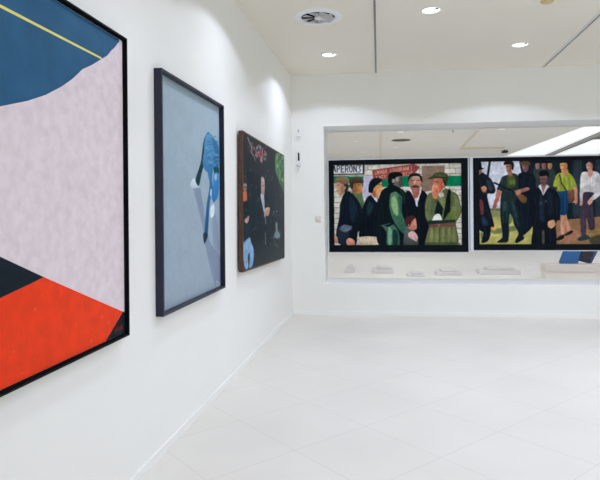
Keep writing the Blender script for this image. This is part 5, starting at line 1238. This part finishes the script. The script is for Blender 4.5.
# the big abstract, nearest
PT = on_left('large abstract painting in blue, pale pink and orange-red, nearest on the left wall', -1.19, .85)
def E(pts): return [(a + 1.19, b - .85) for a, b in pts]
ring('frame', -1.005, 1.005, 0, 1.55, -.997, .997, .008, 1.542, -.050, 0, M_black, PT)
ring('inner_tray', -.997, .997, .008, 1.542, -.989, .989, .015, 1.535, -.040, -.004, M_dark, PT)
def plain(name, c, var, scale, bump=.4, stretch=None): return mat(name, c, .6, var, scale, spec=.15, bump=bump)
MP = [plain('pale pink paint', (225, 211, 214), .075, 22), plain('deep blue paint', (42, 92, 128), .12, 9), plain('yellow paint', (232, 222, 120), .06, 20),
      plain('blue-black paint', (8, 26, 36), .2, 12), plain('orange-red paint', (238, 62, 22), .09, 16), plain('dull red paint', (150, 40, 46), .1, 30), plain('warm fleck paint', (238, 104, 58), .1, 30)]
bm = bmesh.new(); lay = [0]
def flat(pts, mi, z=None):
    y = -.030 - lay[0] * .00025; lay[0] += 1
    f = bm.faces.new([bm.verts.new((x, y, zz)) for x, zz in E(pts)]); f.material_index = mi
box(bm, -.988, .988, -.0300, -.006, .016, 1.534); lay[0] = 1
arc = [(-.232, 2.372), (-.248, 2.36), (-.285, 2.325), (-.314, 2.305), (-.36, 2.265), (-.417, 2.233), (-.50, 2.185), (-.585, 2.143), (-.66, 2.085), (-.749, 2.029), (-.86, 1.972), (-.972, 1.927), (-1.135, 1.875), (-1.32, 1.842), (-1.55, 1.83), (-1.80, 1.85), (-2.0, 1.90), (-2.176, 1.965)]
flat(arc + [(-2.176, 2.383), (-.238, 2.383)], 1)
flat([(-2.176, 2.244), (-2.176, 2.232), (-1.13, 2.232), (-.407, 2.233), (-.417, 2.243), (-1.13, 2.244)], 2)
flat([(-.882, 1.237), (-1.141, 1.343), (-2.0, 1.695), (-2.176, 1.62), (-2.176, .99), (-1.143, 1.192)], 3)
flat([(-.882, 1.237), (-.219, .978), (-.401, .867), (-2.176, .867), (-2.176, .80 + .19), (-1.143, 1.192)], 4)
flat([(-.203, .974), (-.203, .867), (-.401, .867), (-.219, .978)], 3)
rr = random.Random(5)
for k in range(34):
    a = rr.uniform(-2.0, -.3); b = rr.uniform(.89, 1.2); s = rr.uniform(.003, .010)
    if b > 1.237 - .39 * (a + .882) - .03 and a > -.88: continue
    if a < -.9 and b > .99 + (a + 2.17) * .19: continue
    if a > -.44 and b < 1.0 - (a + .3) * .2 and a > -.36: continue
    flat([(a - s, b - s * .5), (a + s * .3, b - s), (a + s, b + s * .2), (a, b + s)], 6)
for k in range(7):          # scribbled signature in the corner
    a = -.315 + k * .012; flat([(a, .888 + (k % 2) * .006), (a + .004, .887 + (k % 2) * .006), (a + .008, .908 + (k % 3) * .006), (a + .004, .909 + (k % 3) * .006)], 5)
obj('canvas', bm, MP, PT)
# second: a falling figure on grey
T0, T1 = .255, 1.522
PT = on_left('tall grey-blue painting of a figure in blue, slate frame, second on the left wall', (T0 + T1) / 2, .861)
hw = (T1 - T0) / 2; hh = 2.358 - .861
ring('frame', -hw, hw, 0, hh, -hw + .016, hw - .016, .016, hh - .016, -.050, 0, M_slate, PT)
painted_canvas(FALL, 300, 360, -hw + .0165, hw - .0165, .0165, hh - .0165, -.012, .01, M_paint, M_black, PT, 3, 1.22, .015)
# third: dark night scene, box canvas with a wooden edge, hanging a little crooked
PT = on_left('dark painting of people at night, brown wooden edge, third on the left wall', 3.05, .905, R(1.2))
ring('frame', -1.006, 1.0, 0, 1.305, -.990, .984, .014, 1.291, -.058, -.018, M_walnut, PT)
painted_canvas(NIGHT, 330, 300, -.990, .984, .014, 1.291, -.055, .034, M_paint_dark, M_black, PT, 4, 1.15)
bm = bmesh.new(); box(bm, -.90, .90, -.018, 0, .12, 1.2); obj('hanging_batten', bm, M_dark, PT)

# ------------------------------------------------------------------ small fittings on the end wall
t = thing('wall_sensor', 'small white hook-shaped sensor high on the wall beside the left corner', 'sensor', (-.922, BY, 2.53))
bm = bmesh.new(); box(bm, -.022, .022, -.02, 0, 0, .12, .004); obj('back_plate', bm, M_skirt, t)
bm = bmesh.new(); box(bm, -.018, .032, -.07, -.02, 0, .045, .008); obj('sensor_head', bm, M_white, t)
bm = bmesh.new(); box(bm, -.012, .0, -.022, -.0195, .07, .10); obj('slot', bm, M_grey, t)
t = thing('wall_camera', 'white dome camera under a black strip, below the hook-shaped sensor', 'camera', (-.925, BY, 2.09))
bm = bmesh.new(); box(bm, -.014, .006, -.016, 0, .10, .215, .003); obj('cable_strip', bm, M_dark, t)
bm = bmesh.new(); box(bm, -.03, .022, -.03, 0, .02, .10, .006); obj('bracket', bm, M_white, t)
bm = bmesh.new(); bmesh.ops.create_uvsphere(bm, u_segments=20, v_segments=12, radius=.03, matrix=Matrix.Translation((0, -.055, .035))); obj('dome', bm, M_alu, t, True)
t = thing('wall_switch', 'small white wall switch left of the glazed opening', 'switch', (-.661, BY, 1.315))
bm = bmesh.new(); box(bm, -.04, .04, -.012, 0, 0, .085, .004); obj('cover_plate', bm, M_switch, t)
bm = bmesh.new(); box(bm, -.022, .022, -.02, -.012, .018, .068, .003); obj('rocker', bm, M_switch, t)

# ------------------------------------------------------------------ the room beyond the glass
for k, (x, y, p) in enumerate([(-2.5, 11, 1), (1.5, 11, 1), (5.5, 11, 1), (-2.5, 16, 1), (1.5, 16, 1), (1.5, 21, 1), (-2.5, 21, 1), (9, 16, 1), (9, 11, 1)]):
    area('far_room_lamp', (x, y, CH - .03), (0, 0, 0), .9, .9, FARW * p, (.98, .985, 1), 165)
for x in (-.2, 1.6, 3.4, 5.2):
    area('sill_fill', (x, 9.75, CH - .03), (0, 0, 0), .5, .5, 13, (1, .985, .96), 170)  # unseen fill, added to brighten the sill and reveals of the opening
t = thing('ceiling_skylight', 'large bright skylight with grey glazing bars in the ceiling beyond the glass', 'skylight', (7.185, 18.21, CH))
bm = bmesh.new(); box(bm, -2.015, 2.015, -4.19, 4.19, .10, .12); obj('glazing', bm, M_sky, t)
def bar(p0, p1, w, m, nm):
    d = Vector((p1[0] - p0[0], p1[1] - p0[1], 0)); n = Vector((-d.y, d.x, 0)).normalized() * w / 2
    bm = bmesh.new(); v = []
    for z in (.0, .0995):
        v.append([bm.verts.new((p[0] + s * n.x - 7.185, p[1] + s * n.y - 18.21, z)) for p, s in ((p0, 1), (p0, -1), (p1, -1), (p1, 1))])
    bm.faces.new(v[0]); bm.faces.new(v[1][::-1])
    for k in range(4): bm.faces.new((v[0][k], v[1][k], v[1][(k + 1) % 4], v[0][(k + 1) % 4]))
    obj(nm, bm, m, t)
bar((6.15, 14.03), (6.96, 22.39), .11, M_grey, 'glazing_bar'); bar((8.2, 14.03), (8.9, 22.39), .11, M_grey, 'glazing_bar'); bar((6.47, 16.75), (8.4, 16.55), .06, M_grey, 'cross_bar')
bar((5.19, 14.03), (5.19, 22.39), .03, M_white, 'curb'); bar((5.2, 14.04), (9.18, 14.04), .03, M_white, 'curb')
t = thing('ceiling_vent', 'round dark-slotted air vent in the ceiling beyond the glass', 'vent', (1.02, 15.86, CH))
bm = bmesh.new(); lathe(bm, [(.26, 0), (.26, -.012), (.235, -.016), (.225, 0)]); obj('rim', bm, M_grey, t, True)
bm = bmesh.new(); lathe(bm, [(0, -.003), (.226, -.003)], 40); obj('duct', bm, M_grey, t)
for k in range(12):
    a = k * math.pi / 6; bm = bmesh.new()
    v = [bm.verts.new((r_ * math.cos(a + d), r_ * math.sin(a + d), -.012)) for r_, d in ((.04, -.1), (.21, -.10), (.21, .10), (.04, .1))]
    f = bm.faces.new(v); bmesh.ops.solidify(bm, geom=[f], thickness=.003); obj('vane', bm, M_white, t)
for lab, x, y in (('downlight just left of the dark-slotted vent beyond the glass', .941, 14.2), ('downlight behind the dark-slotted vent beyond the glass', 1.01, 17.64), ('downlight nearest the left edge of the glazed opening', -.2, 15.86), ('downlight farthest left and deepest beyond the glass', .02, 18.98), ('downlight nearest the bright skylight beyond the glass', 3.356, 14.1)):
    downlight('recessed ceiling ' + lab, x, y, False, .14)
track('groove in the ceiling beyond the glass, left of the vent', (.39, 13.2), (.62, 22), 'ceiling grooves beyond the glass', .03, M_groove)
track('groove in the ceiling beyond the glass, right of the vent', (2.80, 14.3), (3.09, 18.6), 'ceiling grooves beyond the glass', .03, M_groove)
t = thing('ceiling_slot', 'long ochre slot diffuser across the ceiling beyond the glass', 'vent', (3.75, 18.45, CH), R(-3))
bm = bmesh.new(); box(bm, -.66, .66, -.14, .14, -.02, 0); obj('housing', bm, M_slot, t)
bm = bmesh.new(); box(bm, -.62, .62, -.02, .02, -.024, -.02); obj('slot', bm, M_groove, t)
for lab, x, y in (('small dark sprinkler head right of the vent beyond the glass', 2.19, 14.24), ('small dark sprinkler head close behind the top of the glazed opening', 2.457, 13.45)):
    t = thing('sprinkler_head', lab, 'sprinkler', (x, y, CH), 0, 'sprinkler heads beyond the glass')
    bm = bmesh.new(); lathe(bm, [(.035, 0), (.035, -.008), (.012, -.012), (.012, -.03), (.024, -.032), (0, -.035)], 16); obj('head', bm, M_grey, t)
t = thing('ceiling_projector', 'small black projector on the ceiling beyond the glass, above the marching painting', 'projector', (4.62, 19.2, CH))
bm = bmesh.new(); box(bm, -.02, .02, -.02, .02, -.03, 0); obj('mount', bm, M_dark, t)
bm = bmesh.new(); box(bm, -.085, .085, -.1, .1, -.10, -.03, .01); obj('body', bm, M_dark, t)
bm = bmesh.new(); bmesh.ops.create_cone(bm, cap_ends=True, segments=20, radius1=.022, radius2=.022, depth=.02, matrix=Matrix.Translation((.03, -.105, -.065)) @ Matrix.Rotation(R(90), 4, 'X')); obj('lens', bm, M_black, t)
# bench with a blue object
M_slab = mat('bench top', (212, 205, 202), .6, .02); M_base = mat('bench base', (226, 222, 218), .6, .02)
t = thing('display_bench', 'low white bench standing on the floor beyond the glass, at the right', 'bench', (5.22, 12.40, 0))
bm = bmesh.new(); box(bm, -1.48, 1.6, -.18, .18, 0.15, .305, .006); obj('top', bm, M_slab, t)
bm = bmesh.new(); box(bm, -1.46, 1.56, -.16, .16, 0, .15); obj('base', bm, M_base, t)
M_blue = mat('bright blue panel', (14, 92, 158), .6, .12, 5, spec=.1); M_navy = mat('navy panel', (3, 10, 46), .6, .12, 5, spec=.08); M_steel = mat('steel blue edge', (30, 60, 110), .6, .05, spec=.1)
t = thing('panel_sculpture', 'blue and navy slanted two-panel object standing on the low white bench', 'sculpture', (4.45, 12.40, .305))
def slab(name, pts, y0, y1, m):
    bm = bmesh.new(); a = [bm.verts.new((x, y0, z)) for x, z in pts]; b = [bm.verts.new((x, y1, z)) for x, z in pts]
    bm.faces.new(a); bm.faces.new(b[::-1])
    for k in range(len(pts)): bm.faces.new((a[k], b[k], b[(k + 1) % len(pts)], a[(k + 1) % len(pts)]))
    bmesh.ops.bevel(bm, geom=list(bm.edges), offset=.006, segments=2, affect='EDGES'); return obj(name, bm, m, t)
SX = .36
slab('left_panel', [(-.37, .0), (-.03, .0), (-.0, .035), (.03, .25), (.18, .70), (-.13, .70), (-.39, .03)], -.05, .0, M_blue)
slab('right_panel', [(.03, .055), (.23, .0), (.58, .70), (.19, .70), (.035, .25)], .025, .075, M_navy)
slab('edge_strip', [(.235, .0), (.285, .0), (.63, .70), (.585, .70)], .02, .08, M_steel)
# pale low blocks added on the floor, standing in for faint reflections
M_pale = mat('pale plinth', (222, 222, 224), .6, .01)
for lab, x0, x1, y, h in (('smallest low pale plinth beyond the glass, leftmost on the floor', -.46, -.24, 13.4, .16), ('low pale plinth beyond the glass, second from the left end', .16, .64, 13.3, .15),
                          ('flattest low pale plinth beyond the glass, third from the left end', .93, 1.30, 12.7, .08), ('low pale plinth beyond the glass, left of the widest one', 1.58, 2.12, 12.95, .12), ('widest low pale plinth beyond the glass, just left of the bench', 2.55, 3.45, 13.2, .15)):
    bm = bmesh.new(); box(bm, -(x1 - x0) / 2, (x1 - x0) / 2, -.22, .22, 0, h * .6, .01); box(bm, -(x1 - x0) * .3, (x1 - x0) * .36, -.15, .2, h * .6, h, .01)
    o = obj('reflection_block', bm, M_pale); o.location = ((x0 + x1) / 2, y, 0); tag(o, lab, 'reflection block', 'low reflection blocks beyond the glass')
